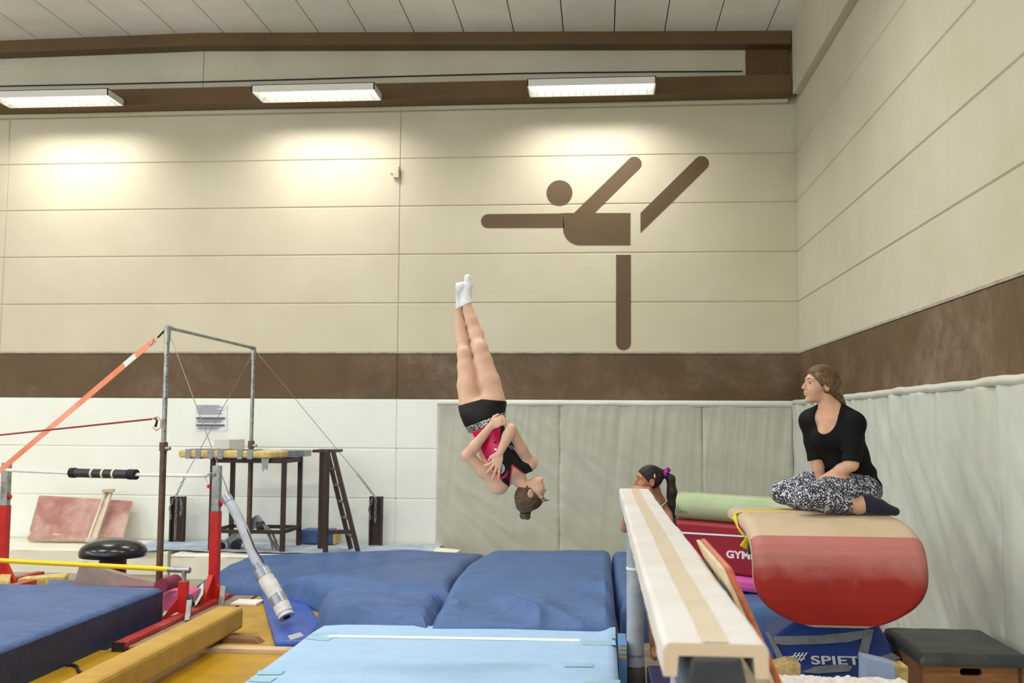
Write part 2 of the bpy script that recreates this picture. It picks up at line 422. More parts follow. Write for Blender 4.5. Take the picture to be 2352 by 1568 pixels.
def hem(parent, p0, p1, n, zt, th, seed):
    p0 = np.array(p0); p1 = np.array(p1); n = np.array(n); W = np.linalg.norm(p1 - p0)
    def fn(u, v):
        w = .010 * fbm(u * W * 2.2, seed, 0, 2); q = p0 + (p1 - p0) * u
        if v < .5: o, z = (th + .004) * v / .5, zt + w + .012 * math.sin(v / .5 * math.pi / 2)
        else:
            a = (v - .5) / .5; o = th + .004 + .014 * math.sin(a * math.pi) ; z = zt + .012 + w - .055 * a
        return (*(q + n * o), z)
    MB().grid(fn, 120, 12).build('top_edge', M_mattop, parent, smooth=True)
wm = thing('wall_mat', (.1, YB - .05, 0), 'long grey-green padded wall mat with stitched seams behind the children', 'wall mat')
sx = [-1.933, at(1285, 1090, 12.1)[0], at(1615, 1090, 12.1)[0], 2.235]
for k in range(3):
    wallmat(wm, (sx[k], YB - .002, 0), (sx[k + 1], YB - .002, 0), (0, -1, 0), .1, 1.955, .09, 1.3 + k * 2.1, M_mat, 100, 90)
hem(wm, (sx[0], YB - .002), (sx[-1], YB - .002), (0, -1), 1.962, .105, 3)
wm2 = thing('wall_mat', (XR - .05, 9, 0), 'pale grey padded mat covering the right wall behind the vaulting table', 'wall mat')
ys = [12.1, 8.9, 5.95]
for k in range(2):
    wallmat(wm2, (XR - .002, ys[k], 0), (XR - .002, ys[k + 1], 0), (-1, 0, 0), .02, 1.975 + .0 * k, .085, 8.1 + k * 1.7, M_mat2, 130, 90)
hem(wm2, (XR - .002, 12.1), (XR - .002, 5.945), (-1, 0), 1.985, .1, 5)
wm3 = thing('wall_mat', (XR - .05, 4.5, 0), 'next pale grey wall mat at the edge of the view beside the plinth box', 'wall mat')
wallmat(wm3, (XR - .002, 5.949, 0), (XR - .002, 3.0, 0), (-1, 0, 0), .02, 1.97, .1, 14.5, M_mat2, 90, 60)
hem(wm3, (XR - .002, 5.944), (XR - .002, 3.0), (-1, 0), 1.985, .115, 9)
# ================================================================== MATS ON THE FLOOR
def fabric(name, c, c2, rough=.55, ns=3, bs=260, sheen=.0, bump=.12):
    t = NT(name); b = t.b; b.inputs['Roughness'].default_value = rough; b.inputs['Specular IOR Level'].default_value = .25
    if sheen: b.inputs['Sheen Weight'].default_value = sheen
    t.link(t.ramp(t.noise(ns, 4, .6, .4), [(.3, lin(c)), (.72, lin(c2))]), b.inputs['Base Color'])
    t.bump(t.noise(bs, 2, .6), bump, .003)
    return t.m
def creased(name, c, c2, rough):
    m = fabric(name, c, c2, rough); t = NT.__new__(NT); t.m = m; t.t = m.node_tree; t.n = t.t.nodes; t.b = t.n['Principled BSDF']; t.tc = t.n.new('ShaderNodeTexCoord')
    t.bump(t.noise(1.0, 4, .55, .9, t.vec((1.5, 7, 1), (0, 0, .25))), .55, .05); t.bump(t.noise(1.0, 3, .5, 1.2, t.vec((3.5, 2, 1), (0, 0, -.5))), .35, .04)
    return m
M_blue = creased('blue_crash_mat_fabric', (68, 96, 143), (80, 109, 157), .5)
M_navy = creased('dark_blue_mat_fabric', (63, 87, 132), (75, 100, 146), .45)
M_vblue = mat('shiny_blue_vinyl', (48, 76, 158), .35, (58, 88, 172), 5)
M_sky = fabric('light_blue_carpet', (146, 181, 216), (156, 190, 223), .8, 9, 420, .2, .3)
M_tape = mat('pale_teal_tape', (148, 190, 208), .4)
M_wtape = mat('white_tape', (232, 232, 226), .5)
M_mustard = fabric('mustard_carpet', (184, 146, 56), (166, 128, 42), .85, 5, 380, .1, .4)
M_yfloor = mat('yellow_floor_vinyl', (184, 142, 26), .3, (168, 126, 18), 2.5)
M_cover = fabric('cream_tarpaulin', (232, 229, 212), (222, 218, 199), .55, 2)
M_dusty = mat('dusty_blue_carpet', (138, 158, 184), .85, (190, 196, 198), 5, .3, .7, bump=.3, bs=200)
def wrinkle(x, y, ax, ay, seed, sharp=1.0):
    n = fbm(x * ax, y * ay, seed, 2)
    return (1 - min(1, abs(n) * 3.2)) ** 1.6 * sharp
def soft_mat(name, m, left, right, z, label, wr, r=.07, nu=70, nv=70, zb=.0, group=None, cat='mat'):
    L = [np.array(p, float) for p in left]; R = [np.array(p, float) for p in right]; zc_ = z
    def ev(P, v):
        q = v * (len(P) - 1); i = min(int(q), len(P) - 2); return P[i] + (P[i + 1] - P[i]) * (q - i)
    def fn(iu, jv):
        i = round(iu * (nu + 2)) - 1; j = round(jv * (nv + 2)) - 1
        u = min(max(i / nu, 0), 1); v = min(max(j / nv, 0), 1)
        a, b = ev(L, v), ev(R, v); p = a + (b - a) * u
        if i < 0 or i > nu or j < 0 or j > nv: return (p[0], p[1], zb)
        w = np.linalg.norm((b - a)[:2]); l = np.linalg.norm((ev(L, 1) - ev(L, 0))[:2])
        e = min(u * w, (1 - u) * w, v * l, (1 - v) * l); q = max(0, 1 - e / r)
        dz = -r * (1 - math.sqrt(max(0, 1 - q * q)))
        z = p[2] if zc_ is None else zc_
        return (p[0], p[1], max(z + dz, zb + .01) + wr(u, v, p[0], p[1]) * min(1, .15 + e / .1))
    mb = MB().grid(fn, nu + 2, nv + 2)
    o = mb.build(name, m, None, smooth=True); return props(o, label, cat, group)
Z = .32
P = lambda l, z=Z: [atz(q[0], q[1], q[2] if len(q) > 2 else z) for q in l]
G1 = 'blue crash mats filling the landing area'
ML = P([(978, 1441), (992, 1416), (1008, 1390), (1027, 1352), (1042, 1328), (1066, 1299), (1090, 1281), (1128, 1261)])
MR = P([(1418, 1441), (1417, 1416), (1414, 1390), (1411, 1352), (1409, 1328), (1406, 1299), (1404, 1281), (1402, 1261)])
def w1(u, v, x, y):
    c = math.exp(-((u - .42) / .3) ** 2 - ((v - .16) / .13) ** 2)
    s = math.exp(-((u - .95) / .12) ** 2 - ((v - .3) / .2) ** 2)
    return .03 * math.sin(math.pi * min(1, v * 1.05)) + .06 * wrinkle(x + y * .35, y * .9 - x * .6, 1.3, .8, 3) * (.12 + c * 1.9 + s * 1.8) - .035 * c * u + .014 * fbm(x * 1.1, y * .5, 2, 2) + .016 * wrinkle(x, y + x * .12, .5, 2.4, 8) * (.3 + .7 * max(0, 1 - v * 1.5)) + .012 * s * fbm(x * 5, y * 2.5, 1)
soft_mat('crash_mat', M_blue, ML, MR, Z, 'large blue crash mat in the centre with a crumpled dent', w1, .09, 130, 130, group=G1)
M2L = P([(1424, 1380), (1418, 1350), (1412, 1322), (1408, 1281), (1405, 1262)]); M2R = P([(1955, 1392), (1890, 1355), (1830, 1328), (1740, 1281), (1712, 1266)])
soft_mat('crash_mat', M_blue, M2L, M2R, Z - .015, 'blue crash mat under the beam and beside the red mat', lambda u, v, x, y: .018 * fbm(x * 1.4, y * .7, 5) + .012 * wrinkle(x, y, .7, 2.2, 4) + .03 * math.exp(-u / .03) * wrinkle(x, y, 3, 2, 1), .09, 110, 90, group=G1)
M3L = P([(440, 1348, .05), (470, 1325, .12), (515, 1297, .2), (578, 1271, .28)]); M3R = P([(1034, 1352, .3), (1042, 1328, .3), (1072, 1292, .3), (1118, 1264, .3)])
soft_mat('crash_mat', M_navy, M3L, M3R, None, 'blue crash mat furthest back below the ladder frame', lambda u, v, x, y: .03 * fbm(x * .9, y * 1.1, 7, 2) + .05 * math.sin(math.pi * u) * v + .012 * wrinkle(x, y, .5, 1.6, 3), .1, 100, 60, group=G1)
M4L = P([(726, 1402, .06), (692, 1380, .10), (660, 1360, .14), (634, 1343, .17)]); M4R = P([(1008, 1392, .2), (1020, 1374, .22), (1030, 1358, .25), (1036, 1346, .28)])
soft_mat('crash_mat', M_blue, M4L, M4R, None, 'bulging blue crash mat slumped between two others', lambda u, v, x, y: .21 * math.sin(math.pi * u ** .6) ** .8 * (1 - .55 * u) * math.sin(math.pi * min(1, v * .55 + .3)) + .03 * wrinkle(x + y * .3, y - x * .3, .5, 2.2, 6) * (.2 + u) + .014 * wrinkle(x, y - x * .3, .4, 7, 9) * u, .16, 110, 120, group=G1)
M5L = P([(740, 1437, .2), (727, 1418, .22), (724, 1402, .24), (732, 1386, .26), (750, 1374, .28)]); M5R = P([(985, 1440, .33), (998, 1414, .345), (1008, 1395, .35), (1014, 1380, .35), (1018, 1366, .35)])
soft_mat('crash_mat', M_navy, M5L, M5R, None, 'wrinkled blue crash mat edge next to the light blue mat', lambda u, v, x, y: .14 * math.sin(math.pi * u ** .55) * (1 - .5 * u) * math.sin(math.pi * min(1, v * .6 + .25)) + .05 * wrinkle(x - y * .15, y + x * .22, .35, 2.6, 2) * (.35 + .65 * u) + .026 * wrinkle(x, y + x * .22, .25, 8, 5) * (.3 + .5 * u), .14, 130, 150, group=G1)

# light blue mat with tapes
lb = thing('landing_mat', (-.9, 6.2, 0), 'light blue carpeted mat with taped edges in the foreground', 'mat')
LX0, LX1, LY0, LY1, LZT = -1.955, .105, 4.6, 7.17, .30
def lbf(iu, jv, nu=60, nv=60):
    i = round(iu * (nu + 2)) - 1; j = round(jv * (nv + 2)) - 1; u = min(max(i / nu, 0), 1); v = min(max(j / nv, 0), 1)
    x = LX0 + (LX1 - LX0) * u; y = LY0 + (LY1 - LY0 + .03 * math.sin(u * 5)) * v
    if i < 0 or i > nu or j < 0 or j > nv: return (x, y, .0)
    e = min((x - LX0), (LX1 - x), (y - LY0), (LY1 - y) if v < 1 else 0); q = max(0, 1 - e / .02)
    return (x, y, LZT - .02 * (1 - math.sqrt(max(0, 1 - q * q))) + .002 * fbm(x * 1.5, y * 1.5, 1) + .045 * math.exp(-((1 - u) / .03) ** 2) * math.exp(-((1 - v) / .05) ** 2) - .012 * math.exp(-(u / .06) ** 2) * math.exp(-((1 - v) / .05) ** 2) + .01 * v ** 8)
MB().grid(lbf, 62, 62).build('carpet_top', M_sky, lb, smooth=60)
def tape(quad, m, name, z=LZT + .004):
    b = [atz(x, y, z) for x, y in quad]; return MB().hexa(b, [p + np.array([0, 0, .0015]) for p in b]).build(name, m, lb)
tape([(757, 1457.5), (1331, 1467), (1332, 1472.5), (750, 1463)][::1], M_wtape, 'white_tape_line')
for q in ([(718, 1454), (776, 1449), (775, 1455), (712, 1459)], [(706, 1462), (768, 1463), (752, 1471), (700, 1467)], [(1338, 1457), (1412, 1457), (1413, 1466), (1342, 1464)],
          [(1332, 1471), (1413, 1471), (1414, 1481), (1338, 1481)], [(1294, 1523), (1362, 1523), (1363, 1531), (1296, 1531)], [(595, 1539), (654, 1540), (645, 1549), (589, 1549)],
          [(578, 1553), (636, 1556), (620, 1566), (570, 1564)], [(1342, 1563), (1424, 1561), (1425, 1568), (1344, 1568)]):
    tape(q, M_tape, 'tape_patch', LZT + .0035)
# blue mat at the frame's edge
def w6(u, v, x, y): return .02 * wrinkle(x, y, .5, 2.6, 3) * (1 - u * .6) + .012 * fbm(x * .8, y * .8, 4) - .012 * math.exp(-(1 - u) / .05) * (1 + wrinkle(x, y, 1, 7, 2))
soft_mat('landing_mat', M_navy, [(-7.6, 5.0, 0), (-7.6, 6.2, 0), (-7.6, 7.4, 0), (-7.6, 8.52, 0)], [(-3.70, 5.0, 0), (-3.70, 6.2, 0), (-3.70, 7.4, 0), (-3.70, 8.53, 0)], .31,
         'thick dark blue landing mat under the low yellow bar', w6, .03, 110, 90)
lm_ = [o for o in bpy.data.objects if o.get('label', '').startswith('thick dark blue landing')][0]
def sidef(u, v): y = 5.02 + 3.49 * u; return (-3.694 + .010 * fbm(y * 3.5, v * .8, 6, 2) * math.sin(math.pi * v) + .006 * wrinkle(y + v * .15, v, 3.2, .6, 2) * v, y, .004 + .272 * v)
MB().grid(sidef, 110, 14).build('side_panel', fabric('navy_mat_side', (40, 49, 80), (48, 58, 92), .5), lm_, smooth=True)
# strap hanging from the mat
solo(MB().tube([atz(150, 1527, .035), atz(166, 1526, .032), atz(177, 1530, .032), atz(180, 1540, .032), atz(190, 1548, .032), atz(204, 1549, .032)], .011, 8), 'strap', mat('black_webbing', (30, 30, 32), .8), 'short black strap trailing from the dark blue mat onto the yellow floor', 'strap')
solo(MB().box((-7.6, 4.2, .001), (-1.97, 7.44, .02)), 'floor_mat', M_yfloor, 'glossy yellow floor covering beside the light blue mat', 'mat')
wp_ = thing('timber_edging', (-2.4, 7.5, 0), 'pale wooden edging board between yellow floor and carpet', 'board')
MB().box((-2.93, 7.45, .001), (-1.96, 7.56, .055)).build('board', mat('pale_pine', (214, 186, 148), .6, (196, 164, 122), 4, aniso=(1, 14, 14)), wp_, bevel=.004)
solo(MB().box((-3.28, 7.58, .001), (-2.38, 9.75, .045)), 'carpet', M_mustard, 'mustard carpet strip beside the padded anchor tube', 'carpet', bevel=.02)
vb = [atz(x, y, .06) for x, y in ((632, 1482), (700, 1482), (738, 1440), (690, 1364), (596, 1352))]
solo(MB().prism([(p[0], p[1], .003) for p in vb], (0, 0, .09)), 'mat', M_vblue, 'bright blue shiny vinyl mat lying under the padded anchor tube', 'mat', bevel=.02)
q = [atz(x, y, .15) for x, y in ((660, 1460), (690, 1452), (698, 1460), (668, 1470))]
MB().hexa(q, [p + np.array([0, 0, .002]) for p in q]).build('tape_patch', mat('grey_tape', (168, 170, 174), .35), bpy.data.objects['mat'])

# ---- cream covered blocks along the back wall
def cream_block(x0, x1, y0, y1, z, label, seed):
    def fn(iu, jv):
        u, v = iu, jv; x = x0 + (x1 - x0) * u; f = fbm(x * 3, v * 1.2, seed) * .014
        if v < .5: return (x, y0 - f, z * v / .5)
        return (x, y0 + (y1 - y0) * (v - .5) / .5, z + .4 * f * (v < .9) - (.015 if abs(v - .5) < .02 else 0))
    mb = MB().grid(fn, 60, 24)
    for x in (x0, x1): mb.add([(x, y0, 0), (x, y1, 0), (x, y1, z), (x, y0, z)], [(0, 1, 2, 3)])
    return solo(mb, 'covered_block', M_cover, label, 'block', 'cream covered blocks along the wall', smooth=50)
xa = at(385, 1290, 11.2)[0]; xb = at(396, 1290, 11.0)[0]; xc_ = at(575, 1290, 11.0)[0]
cream_block(-9.5, xa, 11.2, 12.17, .265, 'long cream covered block behind the black mushroom', 2)
cream_block(xb, xc_, 10.95, 12.17, .262, 'short cream covered block behind the red post', 5)
solo(MB().box((xc_ + .01, 11.12, 0), (-1.94, 12.17, .262)), 'podium', M_cover, 'low podium under the dusty carpet by the ladder frame', 'podium', bevel=.01)
def dust(u, v): x = -5.35 + 3.5 * u; y = 11.13 + .2 * max(0, fbm(x * 2, 3)) + (12.16 - 11.13 - .2 * max(0, fbm(x * 2, 3))) * v; return (x, y, .277 + .008 * fbm(x * 5, y * 5))
md = MB().grid(dust, 70, 20)
solo(md, 'carpet', M_dusty, 'dusty pale blue carpet on the podium below the frames', 'carpet', smooth=True)
q = [atz(x, y, .295) for x, y in ((985, 1275), (1038, 1274), (1058, 1262), (1002, 1256))]
solo(MB().hexa([(p[0], p[1], .27) for p in q], q), 'foam_offcut', M_cover, 'flat cream offcut lying beside the crash mat and wall', 'foam', bevel=.008)

# ================================================================== HIGH BAR AND ITS RIGGING
M_steel = mat('galvanised_steel', (168, 170, 168), .38, (138, 138, 134), 14, metal=.75)
M_rust = mat('brown_worn_steel', (104, 84, 68), .5, (86, 66, 52), 10, metal=.45)
M_wire = mat('steel_wire', (140, 136, 126), .45, metal=.6)
M_dsteel = mat('dark_oxide_steel', (64, 44, 38), .55, (54, 38, 34), 8, metal=.2)
HL, HR = np.array([-3.90, 8.9]), np.array([-3.973, 11.43]); HZ = 2.56
hb = thing('high_bar', (-3.9, 8.9, 0), 'steel high bar on two tall upright posts with tension wires', 'high bar')
zl = at(378, 1028, 8.9)[2]; zr = at(577, 1022, 11.43)[2]
for (x, y), zz, z0 in ((HL, zl, 0), (HR, zr, .27)):
    MB().tube([(x, y, z0), (x, y, zz)], .029, 16).build('lower_post', M_rust, hb, 40)
    up = MB().tube([(x, y, zz), (x, y, HZ - .08)], .022, 16).build('upper_post', M_steel, hb, 40)
    for k in range(9):
        z = zz + .15 + k * (HZ - zz - .3) / 8; MB().tube([(x + .012, y - .0195, z), (x + .014, y - .024, z)], .006, 8).build('pin_hole', M_dark, up)
    MB().tube([(x, y, zz - .03), (x, y, zz + .05)], .037, 16).build('collar', M_rust, hb, 40)
    MB().tube([(x + .03, y - .02, zz - .005), (x + .075, y - .03, zz - .005)], .017, 8).build('clamp_bolt', M_steel, hb)
    MB().tube([(x, y, HZ - .14), (x, y, HZ - .05), (x, y, HZ + .01)], [.026, .031, .027], 16).build('head_fitting', M_steel, hb, 40)
a = np.array([HL[0], HL[1], HZ]); b = np.array([HR[0], HR[1], HZ])
MB().tube([a + (b - a) * t - np.array([0, 0, .0]) for t in (.0, .02, .06, .3, .5, .7, .94, .98, 1)], [.026, .026, .0165, .0165, .0165, .0165, .0165, .024, .024], 14).build('bar', M_steel, hb, 40)
def wire(a, b, sag=.0, n=8):
    a = np.array(a, float); b = np.array(b, float)
    return MB().tube([a + (b - a) * k / n - np.array([0, 0, sag * 4 * (k / n) * (1 - k / n)]) for k in range(n + 1)], .0038, 6).build('tension_wire', M_wire, hb, True)
tubeA = at(519, 1140, 8.6); tubeB = at(657, 1418, 8.15)
wire((HL[0] + .03, HL[1] - .01, HZ - .07), tubeA + np.array([.03, 0, .01]))
wire(a + np.array([.03, 0, -.05]), (HL[0] + .03, HL[1], HZ - .07))
wire((HR[0] + .02, HR[1], HZ - .03), at(820, 1087, 11.8)); wire((HR[0], HR[1], HZ - .05), at(428, 1088, 11.8))
# padded anchor tube
M_pad = mat('grey_foam_padding', (168, 172, 180), .5, (150, 154, 162), 9, bump=.3, bs=40, bd=.006)
M_duct = mat('grey_duct_tape', (150, 154, 162), .3, (134, 138, 146), 14, metal=.35, bump=.3, bs=60)
M_wfoam = mat('whitish_torn_padding', (206, 206, 204), .7, (180, 180, 180), 10, bump=.5, bs=30, bd=.008)
pt = thing('anchor_padding', tubeB, 'grey taped padding sleeve around a slanting tension wire', 'padding')
ax = tubeB - tubeA
def seg(t0, t1, r, name, m, n=10, j=.0):
    pts = []; rr = []
    for k in range(n + 1):
        t = t0 + (t1 - t0) * k / n; pts.append(tubeA + ax * t + np.array([.012 * math.sin(t * 9), 0, .008 * math.sin(t * 7)])); rr.append(r * (1 + j * random.uniform(-1, 1)))
    return MB().tube(pts, rr, 18).build(name, m, pt, 50)
seg(.0, .60, .043, 'sleeve', M_pad, j=.03); seg(.0, .055, .046, 'tape_band', M_duct, 3); seg(.57, .63, .047, 'tape_band', M_duct, 3)
seg(.63, .97, .068, 'lower_sleeve', M_wfoam, j=.04); seg(.62, .68, .071, 'tape_band', M_duct, 3); seg(.83, .90, .071, 'tape_band', M_duct, 3)
seg(.93, 1.0, .064, 'torn_end', M_wfoam, 4, .06); seg(1.0, 1.004, .03, 'dark_opening', M_dark, 1)
sp = [tubeA + ax * t + np.array([.040, -.028, .012]) for t in (.05, .15, .2, .3, .36, .45, .57)]
sp = [p + np.array([.008 * math.sin(i * 2.3), 0, 0]) for i, p in enumerate(sp)]
MB().tube(sp, .005, 5).build('split_seam', M_dark, pt)
# chain anchor posts
link0 = None
def chain(parent, pts, r=.017, wr=.0045):
    P_ = [np.array(p, float) for p in pts]; L = [0]
    for i in range(1, len(P_)): L.append(L[-1] + np.linalg.norm(P_[i] - P_[i - 1]))
    n = max(2, int(L[-1] / (r * 2.3)))
    for k in range(n):
        s = (k + .5) / n * L[-1]; i = max(j for j in range(len(L) - 1) if L[j] <= s); q = P_[i] + (P_[i + 1] - P_[i]) * ((s - L[i]) / (L[i + 1] - L[i]))
        d = P_[i + 1] - P_[i]; t, sd, u = frame(d, (.3, .8, .5)); w = sd if k % 2 else u
        ring = []
        for j in range(10):
            an = 2 * math.pi * j / 10; ring.append(q + t * (math.cos(an) * r * 1.45) + w * (math.sin(an) * r * .75))
        MB().tube(ring, wr, 5, closed=True).build('chain_link', M_steel, parent, True)
for x0, x1, lab in ((392, 420, 'dark steel anchor post with hanging chain behind the tall steel pole'), (849, 876, 'dark steel anchor post with hanging chain beside the step ladder')):
    p0 = at(x0, 1140, 11.95); p1 = at(x1, 1250, 11.95)
    an = thing('anchor_post', ((p0[0] + p1[0]) / 2, 11.95, .28), lab, 'anchor post', 'chain anchor posts by the wall')
    w = p1[0] - p0[0]
    mb = MB().box((p0[0], 11.93, .28), (p0[0] + .02, 12.02, p0[2])); mb.box((p1[0] - .02, 11.93, .28), (p1[0], 12.02, p0[2])); mb.box((p0[0], 11.97, .28), (p1[0], 11.985, p0[2]))
    mb.build('channel', M_dsteel, an)
    xm = (p0[0] + p1[0]) / 2; zt = p0[2]
    s = at(820, 1087, 11.8) if x0 > 600 else at(428, 1088, 11.8)
    e = np.array([xm, 11.9, zt + .0])
    chain(an, [s, s + (e - s) * .5, e])
    c0 = xm + .01
    chain(an, [(c0, 11.9, zt), (c0, 11.89, .55 if x0 > 600 else .31)])
    chain(an, [(c0 - .04, 11.9, zt - .02), (c0 - .075, 11.89, zt - .12), (c0 - .06, 11.89, zt - .26)], .017)
    if x0 < 600: chain(an, [(c0 + .05, 11.9, zt - .02), (c0 + .07, 11.89, zt - .12), (c0 + .06, 11.89, zt - .22)], .017)
# stretch bands
M_orange = mat('orange_stretch_band', (250, 172, 140), .7, (244, 140, 98), 1.3)
tt = at(357, 778, 8.9); ee = at(-60, 1131, 9.9); ef = tt + (ee - tt) * ((tt[2] - .03) / (tt[2] - ee[2]))
bd = thing('stretch_band', tt, 'wide orange stretch band tied to the top of the tall steel pole', 'band')
ribbon([tt + (ef - tt) * t for t in (0, .25, .5, .75, 1)], .052, .004, np.cross(ee - tt, (0, 1, 0))).build('webbing', M_orange, bd)
ribbon([(HL[0] - .02, HL[1], HZ - .02), tt + np.array([.02, 0, .01])], .03, .006, (0, 1, 0)).build('black_strap', mat('black_webbing', (30, 30, 32), .8), bd)
MB().tube([tt + np.array([-.02, 0, 0]), tt + np.array([-.025, -.01, -.05]), tt + np.array([-.045, -.01, -.06]), tt + np.array([-.06, -.01, -.03])], .005, 6).build('hook', M_steel, bd)
ribbon([tt + (ee - tt) * t + np.array([0, -.004, 0]) for t in (.1, .155)], .05, .004, np.cross(ee - tt, (0, 1, 0))).build('pale_patch', M_wtape, bd)
rp0 = at(349, 962, 8.85); rp1 = at(-40, 1003, 9.6); rp1 = rp0 + (rp1 - rp0) * ((-12.58 - rp0[0]) / (rp1[0] - rp0[0])); rp1[2] = max(rp1[2], .1)
eb = thing('elastic_rope', rp0, 'thin rust-red elastic rope stretched from the tall pole', 'rope')
MB().tube([rp0 + (rp1 - rp0) * t for t in (0, .5, 1)], .0085, 8).build('rope', mat('rust_red_rope', (150, 58, 42), .7), eb, True)
lp = [at(x, y, 8.85) for x, y in ((349, 962), (362, 956), (370, 966), (369, 982), (358, 988), (350, 980))]
MB().tube(lp, .006, 6).build('loop', mat('red_white_cord', (214, 150, 130), .6), eb, True)
MB().tube([at(356, 960, 8.84), at(361, 966, 8.84), at(357, 980, 8.84)], [.012, .01, .013], 8).build('hook', mat('black_plastic', (32, 34, 40), .4), eb, True)

# ================================================================== FRAMES BY THE WALL
tb = thing('steel_frame_table', (-3.6, 11.4, .28), 'dark steel frame table topped with taped yellow foam', 'table')
def bar2(parent, name, m, a, b, w, h, hint=(0, 0, 1)): return MB().bar(a, b, w, h, hint).build(name, m, parent, bevel=.003)
YF, YBk = 11.22, 11.80
xl, xr_ = at(487, 1150, YF)[0], at(651, 1150, YF)[0]; xl2, xr2 = at(533, 1150, YBk)[0], at(688, 1150, YBk)[0]
zt = at(620, 1052, YF)[2]
for x, y in ((xl, YF), (xr_, YF), (xl2, YBk), (xr2, YBk)): bar2(tb, 'leg', M_dsteel, (x, y, .282), (x, y, zt), .05, .05, (0, 1, 0))
zr_ = at(600, 1221, YF)[2]
for a_, b_ in (((xl, YF), (xr_, YF)), ((xr_, YF), (xr2, YBk)), ((xr2, YBk), (xl2, YBk)), ((xl2, YBk), (xl, YF))):
    bar2(tb, 'lower_rail', M_dsteel, (*a_, zr_), (*b_, zr_), .035, .04); bar2(tb, 'upper_rail', M_dsteel, (*a_, zt - .03), (*b_, zt - .03), .035, .05)
M_foam = mat('yellow_foam', (214, 192, 128), .85, (188, 160, 92), 16, bump=.6, bs=40, bd=.01)
fx0, fx1 = at(409, 1040, YF - .06)[0], at(622, 1040, YF - .06)[0]
rr = at(661, 1040, 11.4)[0]
MB().hexa([(fx0, YF - .06, zt), (fx1, YF - .06, zt), (rr, 11.4, zt), (fx0 + .25, 11.75, zt)], [(fx0, YF - .06, zt + .085), (fx1, YF - .06, zt + .075), (rr, 11.4, zt + .08), (fx0 + .25, 11.75, zt + .085)]).build('foam_top', M_foam, tb, bevel=.02)
MB().hexa([(rr, 11.4, zt + .01), (rr + .15, 11.55, zt + .01), (rr + .17, 11.78, zt + .01), (rr - .2, 11.78, zt + .01)], [(rr, 11.4, zt + .085), (rr + .15, 11.55, zt + .085), (rr + .17, 11.78, zt + .085), (rr - .2, 11.78, zt + .085)]).build('taped_corner', M_duct, tb, bevel=.01)
for x in (432, 455, 483, 506, 551, 574):
    p = at(x, 1044, YF - .06); MB().box((p[0] - .028, YF - .072, zt - .012), (p[0] + .028, YF + .3, zt + .096)).build('tape_band', M_duct, tb)
p = at(609, 1068, YF - .03); MB().prism([at(x, y, YF - .05) for x, y in ((600, 1053), (618, 1053), (614, 1080), (608, 1076), (603, 1084))], (0, .006, 0)).build('tape_tail', M_duct, tb)
p0 = at(502, 1030, 11.6); p1 = at(556, 1008, 11.6)
cbx = thing('chalk_box', ((p0[0] + p1[0]) / 2, 11.6, zt + .086), 'small translucent white box standing on the foam-topped table', 'box')
MB().box((p0[0], 11.45, zt + .088), (p1[0], 11.7, p1[2])).build('box', mat('milky_plastic', (204, 204, 196), .45), cbx, bevel=.006)
xq = p0[0] + (p1[0] - p0[0]) * .66
MB().box((xq, 11.446, zt + .09), (p1[0] - .005, 11.449, p1[2] - .004)).build('grey_panel', mat('grey_plastic', (170, 166, 156), .5), cbx)
# steps
ls = thing('step_ladder', at(780, 1262, 11.3), 'dark brown steel A-frame steps standing by the wall', 'ladder')
YN, YF2 = 11.2, 11.52
def lp_(x, y, Y): return at(x, y, Y)
zb_ = .285
for nm, x, Y in (('leg', 752, YN), ('leg', 740, YF2)):
    t_ = at(x, 1035, Y); bar2(ls, nm, M_dsteel, (t_[0], Y, zb_), t_, .05, .05, (0, 1, 0))
s1 = (at(765, 1036, YN), at(823, 1264, YN)); s2 = (at(752, 1037, YF2), at(806, 1254, YF2))
for a_, b_ in (s1, s2): bar2(ls, 'stringer', M_dsteel, a_, (b_[0], b_[1], zb_), .045, .05, (0, 1, 0))
for t in (.18, .35, .52, .69, .87):
    bar2(ls, 'rung', mat('worn_rung_steel', (132, 122, 116), .5, (92, 76, 70), 12, metal=.3), s1[0] + (s1[1] - s1[0]) * t, s2[0] + (s2[1] - s2[0]) * t, .05, .02)
ta, tb_ = at(740, 1035, YF2), at(768, 1035, YN); tc = at(752, 1035, YN)
MB().box((ta[0] - .02, YN - .02, tc[2] - .02), (tb_[0] + .01, YF2 + .02, tc[2] + .012)).build('top_plate', M_dsteel, ls, bevel=.003)
bar2(ls, 'lower_rail', M_dsteel, at(752, 1222, YN), at(812, 1220, YN), .03, .045); bar2(ls, 'lower_rail', M_dsteel, at(740, 1217, YF2), at(752, 1221, YN), .03, .045)
p0, p1 = at(692, 1260, 11.95), at(766, 1216, 11.95)
bk = thing('foam_block', ((p0[0] + p1[0]) / 2, 11.95, .28), 'blue fabric block standing behind the frame table', 'block')
MB().box((p0[0], 11.9, .283), (p1[0], 12.15, p1[2])).build('cover', M_navy, bk, bevel=.02)
MB().box((p1[0] + .002, 11.92, .283), (p1[0] + .03, 12.15, p1[2] - .01)).build('end_board', M_foam, bk)
